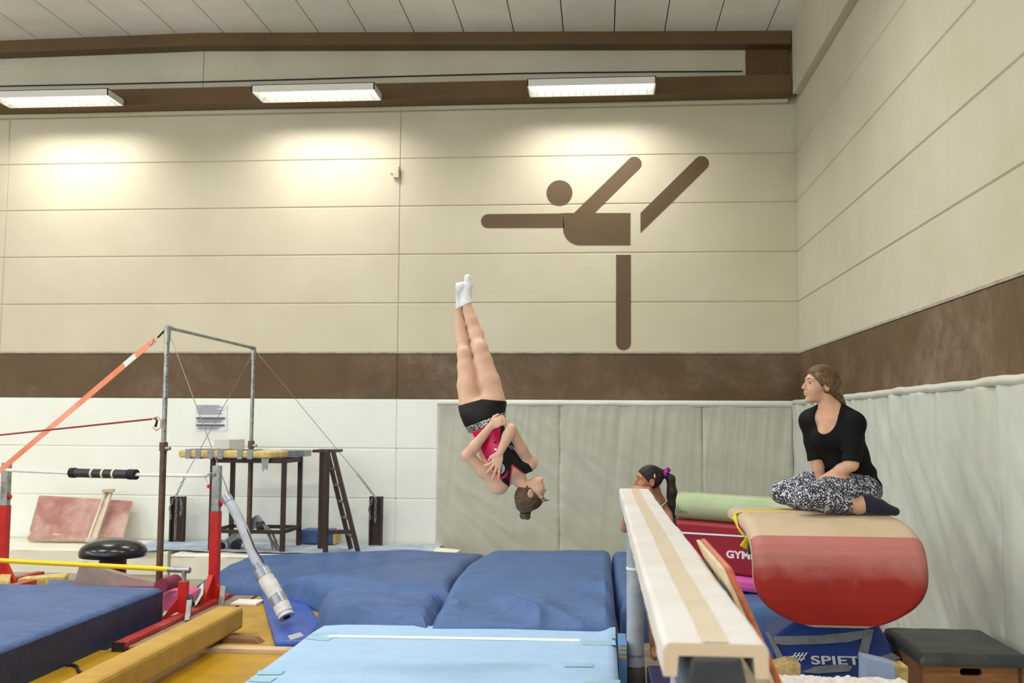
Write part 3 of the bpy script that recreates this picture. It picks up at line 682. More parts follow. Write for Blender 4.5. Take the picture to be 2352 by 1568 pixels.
# folded metal bracket and cords behind the sleeve
jk = thing('trolley_frame', at(560, 1255, 11.5), 'folded grey metal frame with rollers and loose webbing under the table', 'frame')
M_gal = mat('dull_zinc', (150, 156, 158), .4, (120, 126, 128), 8, metal=.5); M_wb = mat('grey_webbing', (150, 148, 142), .7, (120, 118, 112), 20)
MB().bar(at(520, 1252, 11.5), at(557, 1222, 11.5), .09, .11, (0, 0, 1)).build('channel_arm', M_gal, jk, bevel=.006)
MB().bar(at(570, 1212, 11.55), at(596, 1190, 11.55), .12, .1, (0, 0, 1)).build('channel_arm', M_gal, jk, bevel=.006)
MB().tube([at(508, 1254, 11.38), at(508, 1254, 11.52)], .075, 20).build('roller', M_gal, jk, 40); MB().tube([at(508, 1254, 11.36), at(508, 1254, 11.39)], .045, 16).build('roller_hub', M_dark, jk)
MB().tube([at(541, 1253, 11.35), at(549, 1243, 11.5)], [.06, .045], 14).build('rubber_wheel', mat('black_rubber', (38, 40, 42), .5), jk, 40)
MB().tube([at(592, 1210, 11.5), at(607, 1206, 11.5)], [.06, .05], 14).build('rubber_wheel', MATS['black_rubber'], jk, 40)
for i, (l, dx) in enumerate((([(606, 1204), (616, 1216), (622, 1240), (626, 1262)], 0), ([(610, 1206), (626, 1224), (634, 1245), (642, 1264)], 0), ([(608, 1208), (620, 1236), (630, 1250), (636, 1264)], 0))):
    ribbon([at(x, y, 11.25 + .05 * i) for x, y in l], .05, .008, (0, 1, .3)).build('webbing', M_wb, jk)
# leaning pad and stick
lpd = thing('vault_pad', at(180, 1240, 11.8), 'faded brick-pink padded board leaning against the white wall', 'pad')
M_pink = mat('chalky_brick_vinyl', (160, 106, 97), .6, (198, 164, 154), 2.4, .36, .62, bump=.1, bs=30)
c = [at(62, 1238, 11.72), at(279, 1243, 11.72), at(303, 1150, 12.05), at(90, 1137, 12.05)]
n_ = np.cross(c[1] - c[0], c[3] - c[0]); n_ /= np.linalg.norm(n_)
if n_[1] > 0: n_ = -n_
def pad(u, v):
    p = c[0] * (1 - u) * (1 - v) + c[1] * u * (1 - v) + c[2] * u * v + c[3] * (1 - u) * v
    e = min(u * 1.1, (1 - u) * 1.1, v * .55, (1 - v) * .55); return p + n_ * (.012 * min(1, e / .03) - .012 * math.exp(-((v - .13) / .05) ** 2) * (u < .85) + .006 * fbm(u * 5, v * 3))
MB().grid(pad, 40, 30).build('padding', M_pink, lpd, smooth=True)
MB().hexa([p - n_ * .05 for p in c], [p for p in c]).build('backing_board', mat('pale_plywood', (206, 190, 164), .6), lpd, bevel=.006)
st = thing('wooden_prop', at(230, 1240, 11.6), 'pale wooden stick frame leaning over the brick-pink pad', 'stick')
M_pine = mat('whitewashed_wood', (208, 194, 174), .6, (188, 170, 148), 5)
a1, a2 = at(243, 1130, 11.95), at(203, 1240, 11.55); b1, b2 = at(255, 1130, 11.95), at(218, 1242, 11.55)
bar2(st, 'rail', M_pine, a1, a2, .03, .03, (0, 1, 0)); bar2(st, 'rail', M_pine, b1, b2, .035, .035, (0, 1, 0))
bar2(st, 'crosspiece', M_pine, at(236, 1127, 11.93), at(262, 1126, 11.93), .05, .04); bar2(st, 'crosspiece', M_pine, at(198, 1239, 11.55), at(222, 1240, 11.55), .05, .05)
MB().prism([a1 + np.array([0, .01, 0]), b1 + np.array([0, .01, 0]), b2 + np.array([0, .01, 0]), a2 + np.array([0, .01, 0])], (0, .012, 0)).build('panel', M_pine, st)
# notice on the wall
nt = thing('notice', at(485, 957, 12.19), 'crumpled white printed notices in a sleeve taped to the wall', 'notice')
def sheet(u, v, x0, x1, y0, y1, dy): p = at(x0 + (x1 - x0) * u, y0 + (y1 - y0) * v, YB); return (p[0], YB - dy - .012 * abs(fbm(u * 4, v * 4, x0)), p[2])
M_paper = mat('white_paper', (232, 234, 238), .5); M_ink = mat('grey_print', (120, 122, 130), .6); M_ink2 = mat('dark_print', (86, 88, 96), .6)
MB().grid(lambda u, v: sheet(u, v, 449, 522, 927, 990, .004), 14, 14).build('sleeve', M_paper, nt, smooth=True)
for k, (y, w0, w1, hh, mm) in enumerate([(931, 452, 505, .004, M_ink), (934.5, 454, 512, .004, M_ink), (938, 452, 500, .004, M_ink), (941.5, 455, 514, .004, M_ink), (945, 453, 508, .004, M_ink), (949, 456, 512, .004, M_ink),
        (960, 452, 518, .011, M_ink2), (965, 453, 512, .005, M_ink), (968.5, 453, 508, .005, M_ink), (976, 452, 517, .011, M_ink2), (981, 454, 506, .004, M_ink), (984.5, 454, 500, .004, M_ink)]):
    p0, p1 = at(w0, y, YB), at(w1, y, YB); MB().box((p0[0], YB - .024, p0[2] - hh), (p1[0], YB - .0215, p0[2] + hh)).build('print_line', mm, nt)

# ================================================================== LOW BARS, MUSHROOM, SMALL MATS
M_red = mat('red_paint', (196, 34, 28), .35, (176, 28, 24), 6)
M_redw = mat('worn_red_paint', (168, 40, 36), .4, (190, 84, 76), 7, .5, .75)
M_yel = mat('yellow_bar_paint', (238, 196, 20), .3)
sd_ = thing('bar_stand', (-3.54, 8.6, 0), 'red steel floor stand holding the low yellow bar and rope post', 'stand')
RX = -3.54
MB().box((RX - .045, 7.42, .004), (RX + .045, 9.62, .084)).build('floor_rail', M_redw, sd_, bevel=.004)
MB().box((RX - .047, 7.395, .003), (RX + .047, 7.42, .086)).build('end_cap', mat('black_plastic', (32, 34, 40), .4), sd_)
py1 = 9.36; pxx = at(494, 1250, py1)[0]; ztop = at(494, 1069, py1)[2]; zred = at(494, 1174, py1)[2]
MB().box((pxx - .042, py1 - .042, .084), (pxx + .042, py1 + .042, zred)).build('post', M_red, sd_, bevel=.004)
MB().box((pxx - .036, py1 - .036, zred), (pxx + .036, py1 + .036, ztop)).build('telescopic_tube', M_steel, sd_, bevel=.004)
MB().tube([(pxx + .042, py1, .95), (pxx + .058, py1, .95)], [.035, .02], 14).build('knob', M_red, sd_, 40)
MB().prism([(pxx - .04, py1 - .045, .3), (pxx - .04, py1 - .26, .086), (pxx - .04, py1 - .045, .086)], (.05, 0, 0)).build('gusset', M_red, sd_)
MB().prism([(pxx + .005, py1 - .04, .28), (pxx + .12, py1 - .04, .086), (pxx + .005, py1 - .04, .086)], (0, .04, 0)).build('gusset', M_red, sd_)
bar2(sd_, 'clamp_plate', M_steel, at(514, 1345, 9.25), at(507, 1392, 9.2), .05, .02, (0, 1, 0))
py2 = 8.64; px2 = at(421, 1370, py2)[0]; z0_, z1_ = .084, at(421, 1334, py2)[2]
MB().box((px2 - .036, py2 - .036, z0_), (px2 + .036, py2 + .036, z1_)).build('short_post', M_red, sd_, bevel=.004)
MB().prism([(px2 - .036, py2 - .03, .2), (px2 - .15, py2 - .12, .03), (px2 - .036, py2 - .03, .09)], (0, .03, 0)).build('gusset', M_red, sd_)
bar2(sd_, 'clamp_plate', M_steel, at(436, 1378, 8.5), at(430, 1425, 8.4), .045, .02, (0, 1, 0))
MB().tube([at(436, 1372, 8.58), at(440, 1388, 8.5)], .03, 10).build('clamp_grip', MATS['black_plastic'], sd_, 40)
zb1 = at(421, 1309, py2)[2]
MB().tube([(px2, py2, z1_), (px2, py2, zb1)], .02, 12).build('neck', M_steel, sd_, 40)
yb = thing('low_bar', (px2, py2, zb1), 'low horizontal yellow bar in front of the black mushroom', 'bar')
e0 = np.array([px2 + .05, py2, zb1]); q1_ = at(-60, 1298, 9.0); q1_[2] = zb1 + .01; l0 = e0 + (q1_ - e0) * ((at(16, 1062, 10.1)[0] - .12 - e0[0]) / (q1_[0] - e0[0]))
MB().tube([l0, e0 - (e0 - l0) * .07], .021, 14).build('tube', M_yel, yb, 40)
MB().tube([e0 - (e0 - l0) * .075, e0], .026, 14).build('end_sleeve', M_steel, yb, 40); MB().tube([e0, e0 + (e0 - l0) * .003], .015, 12).build('end_core', mat('brass_core', (176, 122, 60), .4), yb)
# other stand
s2_ = thing('bar_stand', (-5.2, 10.1, 0), 'red steel stand at the frame edge carrying the rope end', 'stand')
py3 = 10.1; q0 = at(16, 1062, py3); qb = at(2, 1335, py3); zr3 = at(10, 1160, py3)[2]
MB().box((q0[0] - .045, py3 - .042, .08), (q0[0] + .045, py3 + .042, zr3)).build('post', M_red, s2_, bevel=.004)
MB().box((q0[0] - .038, py3 - .036, zr3), (q0[0] + .038, py3 + .036, q0[2])).build('telescopic_tube', M_steel, s2_, bevel=.004)
MB().tube([(q0[0] + .045, py3, .93), (q0[0] + .062, py3, .93)], [.035, .02], 14).build('knob', M_red, s2_, 40)
MB().prism([(q0[0] + .04, py3 - .04, .3), (q0[0] + .16, py3 - .04, .08), (q0[0] + .04, py3 - .04, .08)], (0, .05, 0)).build('gusset', M_red, s2_)
MB().box((l0[0] - .036, l0[1] - .036, .08), (l0[0] + .036, l0[1] + .036, l0[2] - .02)).build('short_post', M_red, s2_, bevel=.004)
MB().bar((l0[0] - .01, l0[1] - .4, .045), (q0[0] + .05, 10.75, .045), .09, .08).build('floor_rail', M_redw, s2_, bevel=.004)
rl = thing('rail_foot', at(80, 1333, 10.2), 'red steel floor rail end lying behind the dark blue mat', 'rail')
MB().bar(at(20, 1355, 9.4), at(116, 1330, 10.3), .09, .09).build('rail', M_redw, rl, bevel=.004)
# rope and roller
ra = np.array([q0[0], py3 - .05, at(16, 1078, py3)[2]]); rb = np.array([pxx - .01, py1 - .05, at(480, 1091, py1)[2]])
rope = thing('rope', ra, 'white twisted rope strung between the two red stands', 'rope')
M_rope = mat('white_rope', (226, 220, 216), .7, (206, 198, 194), 60, bump=.8, bs=160)
for off in (-.008, .008): MB().tube([ra + (rb - ra) * t + np.array([0, off, off * .7 - .012 * 4 * t * (1 - t)]) for t in np.linspace(0, .97, 14)], .011, 8).build('strand', M_rope, rope, True)
chain(rope, [ra + (rb - ra) * .965, rb + np.array([0, 0, .01])], .024, .006)
MB().tube([ra + (rb - ra) * .955, ra + (rb - ra) * .96 + np.array([.04, 0, -.09])], .004, 5).build('tail', M_rope, rope)
MB().tube([ra + (rb - ra) * .96 + np.array([.04, 0, -.085]), ra + (rb - ra) * .96 + np.array([.043, 0, -.12])], .018, 8).build('red_tag', mat('red_tag_plastic', (206, 36, 40), .4), rope)
rol = thing('foam_roller', ra + (rb - ra) * .5, 'black roller with three rubber bands threaded on the white rope', 'roller')
def rpt(x): t = (at(x, 1085, (py3 + py1) / 2)[0] - ra[0]) / (rb[0] - ra[0]); return ra + (rb - ra) * t + np.array([0, 0, -.012 * 4 * t * (1 - t)])
R0, R1 = rpt(156), rpt(330)
MB().tube([R0, R1], .044, 20).build('tube', mat('black_rubber_tube', (44, 46, 50), .45), rol, 40)
for t0, t1 in ((-.005, .07), (.89, 1.003)): MB().tube([R0 + (R1 - R0) * t0, R0 + (R1 - R0) * t1], .05, 20).build('end_collar', mat('black_foam', (26, 27, 30), .8), rol, 40)
for t in (.33, .5, .66): MB().tube([R0 + (R1 - R0) * t, R0 + (R1 - R0) * (t + .028)], .047, 20).build('rubber_band', mat('pale_rubber', (228, 214, 170), .5), rol, 40)
# mushroom
mp = atz(260, 1330, .1); my = 9.75; mx = at(260, 1270, my)[0]
mz0, mz1 = at(260, 1286, my - .3)[2], at(260, 1244, my)[2]
mu = thing('mushroom_trainer', (mx, my, 0), 'glossy black domed mushroom trainer on a dark red stem', 'trainer')
MB().lathe([(.31, mz0 - .002), (.318, mz0 + .02), (.318, mz0 + .05), (.30, mz0 + .085), (.25, mz0 + .125), (.18, mz0 + .152), (.1, mz0 + .168), (.0005, mz0 + .172)], 48, (mx, my, 0)).build('dome', mat('glossy_black_vinyl', (26, 26, 28), .22, spec=.5), mu, 40)
MB().lathe([(.128, 0), (.128, mz0 + .005)], 32, (mx, my, 0)).build('stem', mat('maroon_vinyl', (92, 24, 34), .4, (76, 20, 44), 6), mu, 40)
# grey-mauve wedge, pink and mint mats, maroon roll
M_mauve = mat('mauve_grey_foam', (154, 144, 128), .7, (140, 112, 116), 1.6, .4, .55)
w = [at(184, 1290, 9.15), at(166, 1346, 9.15), at(424, 1349, 9.15), at(300, 1324, 9.15)]
solo(MB().prism(w, (.01, .07, -.0)), 'wedge', M_mauve, 'grey-mauve foam wedge lying behind the dark blue mat', 'wedge', bevel=.008)
pk = [atz(x, y, .19) for x, y in ((240, 1362), (430, 1369), (462, 1352), (400, 1344), (245, 1344))]
solo(MB().prism([(p[0], p[1], .05) for p in pk], (0, 0, .15)), 'mat', mat('pink_foam', (206, 96, 138), .7), 'folded pink foam mat behind the short red post', 'mat', bevel=.01)
pkz = [atz(x, y, .1) for x, y in ((250, 1400), (470, 1400), (520, 1352), (300, 1340))]
solo(MB().prism([(p[0], p[1], .002) for p in pkz], (0, 0, .045)), 'mat', M_mustard, 'mustard foam layer under the pink mat', 'mat')
mt = [((376, 1372), (376, 1414)), ((410, 1372), (406, 1410)), ((434, 1366), (430, 1402)), ((454, 1352), (450, 1386)), ((466, 1338), (464, 1362))]
zs = [.06, .06, .07, .12, .2]
def mint(u, v):
    q = u * 4; i = min(int(q), 3); f_ = q - i
    A = [np.array(atz(*mt[k][0], zs[k])) for k in (i, i + 1)]; B = [np.array(atz(*mt[k][1], zs[k])) for k in (i, i + 1)]
    return (A[0] + (A[1] - A[0]) * f_) * (1 - v) + (B[0] + (B[1] - B[0]) * f_) * v
mo = solo(MB().grid(mint, 24, 6), 'mat', mat('mint_foam', (186, 226, 206), .7, bump=.4, bs=60), 'thin mint green foam mat curling up against the red post', 'mat', smooth=True)
md_ = mo.modifiers.new('thickness', 'SOLIDIFY'); md_.thickness = .012
mr = at(376, 1338, 8.75)
solo(MB().tube([mr + np.array([-.0, -.06, -.02]), mr + np.array([.0, .25, -.02])], .06, 24), 'foam_roll', mat('maroon_foam', (128, 44, 72), .7), 'maroon foam roll end poking up before the steel pole', 'roll', smooth=40)
# blue apron mats that close the gap between the block and the crash mats
ap = [atz(x, y, .2) for x, y in ((110, 1352), (300, 1352), (425, 1352), (430, 1334), (350, 1332), (110, 1328))]
solo(MB().prism([(p[0], p[1], .002) for p in ap], (0, 0, .19)), 'mat', M_navy, 'dark blue mat strip between the mushroom and the cream blocks', 'mat', bevel=.02)
for q_, lab in ((((0, 1340), (22, 1340), (26, 1322), (0, 1310)), 'yellow foam offcut behind the red stand at the edge'), (((40, 1336), (150, 1330), (158, 1322), (60, 1330)), 'yellow foam offcut against the long cream block')):
    pp = [atz(x, y, .12) for x, y in q_]; solo(MB().prism([(p[0], p[1], .003) for p in pp], (0, 0, .15)), 'foam_offcut', M_foam, lab, 'foam', bevel=.01)
# floor beam
fb = thing('floor_beam', (-2.92, 6.7, 0), 'low floor beam covered in mustard suede on wooden feet', 'beam')
MB().box((-3.03, 4.3, .085), (-2.815, 8.03, .255)).build('beam', M_mustard, fb, bevel=.025)
M_wood = mat('brown_beech', (134, 96, 62), .5, (112, 78, 50), 4, aniso=(1, 12, 12))
for yy in (7.72, 4.9):
    MB().hexa([(-3.3, yy - .06, .022), (-2.52, yy - .06, .022), (-2.52, yy + .06, .022), (-3.3, yy + .06, .022)], [(-3.25, yy - .05, .085), (-2.6, yy - .05, .085), (-2.6, yy + .05, .085), (-3.25, yy + .05, .085)]).build('foot', M_wood, fb, bevel=.008)
solo(MB().box((-3.5, 7.46, .046), (-3.08, 9.7, .064)) if False else MB().box((-3.49, 7.46, .021), (-3.3, 9.72, .05)), 'plank', mat('grey_worn_plank', (150, 132, 112), .6, (122, 98, 78), 6, aniso=(10, 1, 10)), 'worn grey plank lying along the red floor rail', 'plank', bevel=.004)
pq = at(568, 1378, 9.3); solo(MB().box((pq[0] - .12, 9.2, .046), (pq[0] + .12, 9.42, .07)), 'foam_offcut', mat('white_foam', (224, 220, 210), .7), 'small white slab at the far end of the mustard beam', 'foam', bevel=.005)
# ================================================================== BALANCE BEAM
BX0, BX1, BY0, BY1, BZ = .139, .356, 2.262, 7.49, 1.25
bm_ = thing('balance_beam', (.247, 4.9, 0), 'long padded white balance beam with a beige centre stripe', 'balance beam')
M_bw = mat('white_suede_cover', (208, 206, 202), .85, (202, 197, 190), 3, bump=.12, bs=200)
M_bt = mat('beige_stripe_suede', (198, 184, 160), .85, (191, 176, 150), 5)
M_be = mat('tan_cover_edge', (208, 186, 158), .8)
def cover(y0, y1, g, name, seed):
    xm = (BX0 + BX1) / 2; hw = (BX1 - BX0) / 2 + g; zt = BZ + g * .6; r = .016; th = .024; dp = .072
    prof = []
    for k in range(7): a = math.pi / 2 * k / 6; prof.append((xm - hw + r - r * math.cos(a), zt - r + r * math.sin(a)))
    prof = [(xm - hw, zt - dp)] + prof
    prof += [(2 * xm - x, z) for x, z in prof[::-1]]
    inner = [(xm + hw - .03, zt - dp), (xm + hw - .034, zt - th), (xm - hw + .034, zt - th), (xm - hw + .03, zt - dp)]
    ring = prof + inner; n = len(ring); ny = 46; V = []; F = []
    for j in range(ny + 1):
        y = y0 + (y1 - y0) * j / ny
        for i, (x, z) in enumerate(ring):
            w = .0025 * fbm(y * 2.6, i * .05, seed) + (.004 * fbm(y * 4, seed) if z < zt - .05 and i < len(prof) else 0)
            V.append((x + (w * (1 if x > xm else -1) if i < len(prof) else 0), y, z + (w if i < len(prof) else 0)))
    for j in range(ny):
        for i in range(n): i2 = (i + 1) % n; F.append((j * n + i, j * n + i2, (j + 1) * n + i2, (j + 1) * n + i))
    o = MB().add(V, F)
    np_ = len(prof)
    for j in (0, ny):      # the end faces of the U: left lip, bridge, right lip
        b = j * n
        L = [b + i for i in range(0, np_ // 2)]; Rr = [b + i for i in range(np_ // 2, np_)]
        A = [b + np_, b + np_ + 1, b + np_ + 2, b + np_ + 3]
        o.f += [tuple(L + [A[2], A[3]]), tuple([L[-1], Rr[0], A[1], A[2]]), tuple(Rr + [A[0], A[1]])]
    o.build(name, M_bw, bm_, 50)
def endcap(y, g):
    hw = (BX1 - BX0) / 2 + g - .002; xm = (BX0 + BX1) / 2; zt = BZ + g * .6 - .002; c = []
    pol = [(xm - hw, y, zt - .07), (xm - hw, y, zt - .012), (xm - hw + .012, y, zt), (xm + hw - .012, y, zt), (xm + hw, y, zt - .012), (xm + hw, y, zt - .07), (xm + hw - .027, y, zt - .07), (xm + hw - .031, y, zt - .026), (xm - hw + .031, y, zt - .026), (xm - hw + .027, y, zt - .07)]
    MB().prism(pol, (0, .003, 0)).build('cover_edge', M_be, bm_)
endcap(BY0 - .004, .004)
cover(4.74, BY1, .0, 'pad_cover', 1); cover(BY0, 4.77, .004, 'pad_cover', 4)
xm = (BX0 + BX1) / 2
MB().grid(lambda u, v: (xm - .028 + .056 * u + .002 * math.sin(v * 9), 4.76 + (BY1 - 4.765) * v, BZ + .0012 + .0025 * fbm((4.76 + (BY1 - 4.765) * v) * 2.6, .4, 1)), 4, 46).build('stripe', M_bt, bm_, True)
MB().grid(lambda u, v: (xm - .028 + .056 * u + .002 * math.sin(v * 9), BY0 + .002 + (4.755 - BY0) * v, BZ + .0042 + .0025 * fbm((BY0 + (4.755 - BY0) * v) * 2.6, .4, 4)), 4, 46).build('stripe', M_bt, bm_, True)
M_core = mat('charcoal_beam_body', (56, 58, 62), .45, (44, 46, 50), 8)
MB().prism([(xm - .052, BY0 - .012, BZ - .026), (xm + .052, BY0 - .012, BZ - .026), (xm + .066, BY0 - .012, BZ - .09), (xm + .058, BY0 - .012, BZ - .18), (xm - .058, BY0 - .012, BZ - .18), (xm - .066, BY0 - .012, BZ - .09)], (0, BY1 - BY0 - .01, 0)).build('beam_core', M_core, bm_, bevel=.008)
def bleg(x, y):
    L = MB().tube([(x, y, .02), (x, y, .3), (x, y, .7), (x, y, 1.06)], [.058, .056, .055, .054], 24).build('padded_leg', M_pad, bm_, 40)
    for z in (.23, .78): MB().tube([(x, y, z), (x, y, z + .015)], .0585, 24).build('tape_ring', M_wtape if z > .5 else M_duct, L, 40)
    MB().tube([(x, y, .02), (x, y, .15), (x, y, .17)], [.066, .062, .059], 24).build('dark_sleeve', mat('dark_grey_sleeve', (92, 90, 86), .6, (70, 68, 66), 10, bump=.4, bs=30), L, 40)
    MB().box((x - .06, y - .35, .0), (x + .06, y + .35, .02)).build('foot', M_core, bm_, bevel=.01)
pl = at(1459, 1400, 6.75); bleg(pl[0] + .0, 6.75); bleg(xm, 2.9)
solo(MB().box((BX0 + .17, 6.2, .002), (BX0 + .66, 7.0, .12)), 'mat', mat('deep_blue_vinyl', (38, 50, 118), .35, (30, 42, 100), 4), 'deep blue vinyl mat on the floor under the balance beam', 'mat', bevel=.02)
sblk = thing('striped_block', (.17, 6.6, 0), 'light blue block with yellow stripes beside the light blue mat', 'block')
b0, b1 = at(1421, 1515, 6.6), at(1437, 1480, 6.6)
MB().box((b0[0], 6.6, .02), (b1[0] + .01, 6.95, b1[2])).build('block', mat('mid_blue_foam', (92, 140, 190), .6), sblk, bevel=.004)
for y in (1488, 1498, 1509):
    p = at(1428, y, 6.6); MB().box((b0[0] + .002, 6.596, p[2] - .006), (b1[0] + .006, 6.5995, p[2] + .006)).build('stripe', mat('yellow_stripe', (190, 160, 60), .6), sblk)

# ---- springboard stood on end beside the beam
sb_ = thing('springboard', (.6, 3.3, 0), 'orange carpeted plywood springboard stood on end against the beam', 'springboard')
def sbx(z): t = (1.312 - z) / 1.3; return .339 + .42 * t + .05 * math.sin(math.pi * t)
def board(x0, x1, name, m, ya=3.0, yb=3.7, z1=1.312, bevel=.004):
    n = 16; zz = [.012 + (z1 - .012) * k / n for k in range(n + 1)]
    pol = [(sbx(z) + x0, ya, z) for z in zz] + [(sbx(z) + x1, ya, z) for z in zz[::-1]]
    MB().prism(pol, (0, yb - ya, 0)).build(name, m, sb_, bevel=bevel)
M_ply = mat('birch_plywood', (216, 198, 164), .6, (198, 176, 138), 3, aniso=(30, 2, 2))
M_carp = mat('orange_carpet', (204, 106, 66), .9, (184, 84, 52), 40, bump=.8, bs=260, sheen=.3)
board(.0, .016, 'plywood', M_ply); board(.017, .036, 'carpet', M_carp, 2.995, 3.705, 1.316, .008)
for ya in (3.04, 3.48):
    z = 1.24; MB().box((sbx(z) - .006, ya, z - .07), (sbx(z) + .001, ya + .16, z + .045)).build('grey_pad', mat('grey_rubber_pad', (112, 116, 120), .6), sb_)

# ---- vaulting table
VX0, VX1 = .80, 1.69; vcx = (VX0 + VX1) / 2
vt = thing('vaulting_table', (vcx, 6.0, 0), 'beige and red tongue-shaped vaulting table', 'vaulting table')
M_tan = mat('beige_suede', (196, 174, 145), .8, (187, 165, 136), 4, bump=.1, bs=150)
def redmat():
    t = NT('chalky_red_vinyl'); b = t.b; b.inputs['Roughness'].default_value = .5; b.inputs['Specular IOR Level'].default_value = .3
    c = t.ramp(t.noise(2.3, 4, .6), [(.3, lin((168, 44, 37))), (.7, lin((152, 38, 32)))])
    geo = t.n.new('ShaderNodeSeparateXYZ'); t.link(t.tc.outputs['Generated'], geo.inputs[0])
    f = t.noise(5, 5, .65, .5); ad = t.new('ShaderNodeMath', operation='MULTIPLY_ADD'); t.link(f, ad.inputs[0]); ad.inputs[1].default_value = .5; t.link(geo.outputs['Z'], ad.inputs[2])
    r = t.ramp(ad.outputs[0], [(.74, (0, 0, 0, 1)), (1.4, (.36, .36, .36, 1))])   # rubbed-in chalk below the edge where hands land
    t.link(t.mix(r, c, lin((206, 168, 158))), b.inputs['Base Color']); t.bump(t.noise(180, 2), .1, .002)
    return t.m
M_vred = redmat()
VP = [(6.76, 1.165), (6.73, 1.188), (6.6, 1.2), (6.3, 1.206), (6.05, 1.206), (5.9, 1.2), (5.78, 1.186), (5.68, 1.162), (5.60, 1.13), (5.545, 1.09), (5.51, 1.045), (5.49, .99), (5.485, .93), (5.488, .87), (5.495, .81), (5.51, .75), (5.53, .69), (5.54, .668)]
def vprof(s):
    q = s * (len(VP) - 1); i = min(int(q), len(VP) - 2); f_ = q - i; a = np.array(VP[i]); b = np.array(VP[i + 1]); return a + (b - a) * f_
def vnorm(s):
    d = vprof(min(1, s + .01)) - vprof(max(0, s - .01)); d /= np.linalg.norm(d); return np.array([d[1], -d[0]]) * 1.0
def halfw(z, y):
    h = (VX1 - VX0) / 2
    if y > 6.5: h *= 1 - .06 * ((y - 6.5) / .26) ** 2
    if z < .95: t = (.95 - z) / (.95 - .648); h *= max(.02, (1 - min(1, t) ** 2.4)) ** .48
    return h
def shell(s0, s1, off, th, name, m, nu=44, nv=60, bev=True):
    def pt(u, v, o):
        s = s0 + (s1 - s0) * v; y, z = vprof(s); n = vnorm(s); h = halfw(z, y); x = (u * 2 - 1)
        edge = .028 * max(0, (abs(x) * h - (h - .05)) / .05) ** 2 * (o > 0)
        o2 = o - edge; return (vcx + x * h, y + n[0] * o2, z + n[1] * o2)
    o_ = MB(); V1 = [pt(i / nu, j / nv, off + 1e-6) for j in range(nv + 1) for i in range(nu + 1)]; V2 = [pt(i / nu, j / nv, off - th) for j in range(nv + 1) for i in range(nu + 1)]
    N = nu + 1; K = len(V1); F = []
    for j in range(nv):
        for i in range(nu):
            a = j * N + i; F += [(a, a + 1, a + N + 1, a + N), (K + a + N, K + a + N + 1, K + a + 1, K + a)]
    for j in range(nv):
        a = j * N; F += [(a, a + N, K + a + N, K + a)]; a = j * N + nu; F += [(a + N, a, K + a, K + a + N)]
    for i in range(nu): F += [(i + 1, i, K + i, K + i + 1)]; a = nv * N + i; F += [(a, a + 1, K + a + 1, K + a)]
    return o_.add(V1 + V2, F).build(name, m, vt, 60)
# orientation check of the outward normal (must point up on the flat top)
if vnorm(.2)[1] < 0:
    _vn = vnorm
    vnorm = lambda s: -_vn(s)
shell(0, 1, .0, .062, 'padded_shell', M_tan)
shell(8.05 / 17, .962, .004, .03, 'front_cover', M_vred)
MB().box((vcx - .34, 5.75, 1.03), (vcx + .34, 6.7, 1.13)).build('wooden_carcass', mat('birch_carcass', (186, 150, 104), .6, (160, 122, 80), 5), vt)
MB().tube([(vcx, 6.25, .1), (vcx, 6.25, 1.04)], .11, 24).build('pedestal', M_steel, vt, 40)
MB().box((vcx - .4, 5.95, .0), (vcx + .4, 6.8, .06)).build('base', M_dsteel, vt, bevel=.02)
# yellow measuring strap with coloured tails
sp_ = [(VX1 - .62, 6.2, 1.209), (VX0 + .3, 6.2, 1.209), (VX0 + .04, 6.18, 1.207), (VX0 - .012, 6.16, 1.185), (VX0 - .008, 6.0, 1.12), (VX0 + .03, 5.9, 1.07)]
ys_ = thing('strap', (VX0 + .2, 6.15, 1.21), 'yellow strap laid over the beige top of the vaulting table', 'strap')
M_ystrap = mat('yellow_strap', (232, 214, 40), .5)
ribbon(sp_, .034, .004, (0, 1, 0)).build('webbing', M_ystrap, ys_)
ya_ = [at(x, y, 5.85) for x, y in ((1719, 1228), (1722, 1230), (1716, 1262), (1700, 1254))]
MB().prism(ya_, (.0, .03, 0)).build('yellow_tail', mat('yellow_cloth', (208, 196, 20), .6), ys_, bevel=.004)
MB().prism([at(x, y, 5.8) for x, y in ((1722, 1236), (1730, 1240), (1729, 1272), (1718, 1273))], (0, .02, 0)).build('green_tail', mat('green_cloth', (22, 84, 64), .7), ys_)

# ---- blue cover at the foot of the table
fp = [at(1752, 1600, 5.62), at(2092, 1600, 5.62), at(2030, 1437, 5.95), at(1842, 1418, 5.95), at(1775, 1462, 5.9)]
cv = thing('base_cover', (vcx, 5.8, 0), 'blue vinyl base cover with grey tape and white lettering under the table', 'cover')
M_spb = mat('scuffed_blue_vinyl', (34, 56, 122), .35, (42, 66, 136), 6, bump=.1, bs=30)
A0, A1 = fp[0], fp[1]; A0 = np.array([A0[0], 5.55, .0]); A1 = np.array([A1[0] + .02, 5.55, .0])
pn = np.cross(np.array([1., 0, 0]), fp[3] - np.array([fp[3][0], 5.55, 0.0])); pn /= np.linalg.norm(pn); pn = -pn if pn[1] > 0 else pn
P0 = np.array([0, 5.55, 0.0])
def cp_(x, y, o=0.): return onplane(x, y, P0, pn) + pn * o
front = [A0, A1, cp_(2058, 1500), cp_(2018, 1432), cp_(1842, 1418), cp_(1770, 1464)]
MB().prism(front, (0, .3, 0)).build('front_panel', M_spb, cv, bevel=.02)
def pstrip(l, w0, m, name, o=.006, n_=None):
    V = [cp_(x, y, o) for x, y in l]; MB().prism(V, pn * .003).build(name, m, cv)
M_dt = mat('grey_cloth_tape', (128, 130, 136), .4, (112, 114, 120), 20, bump=.3, bs=50)
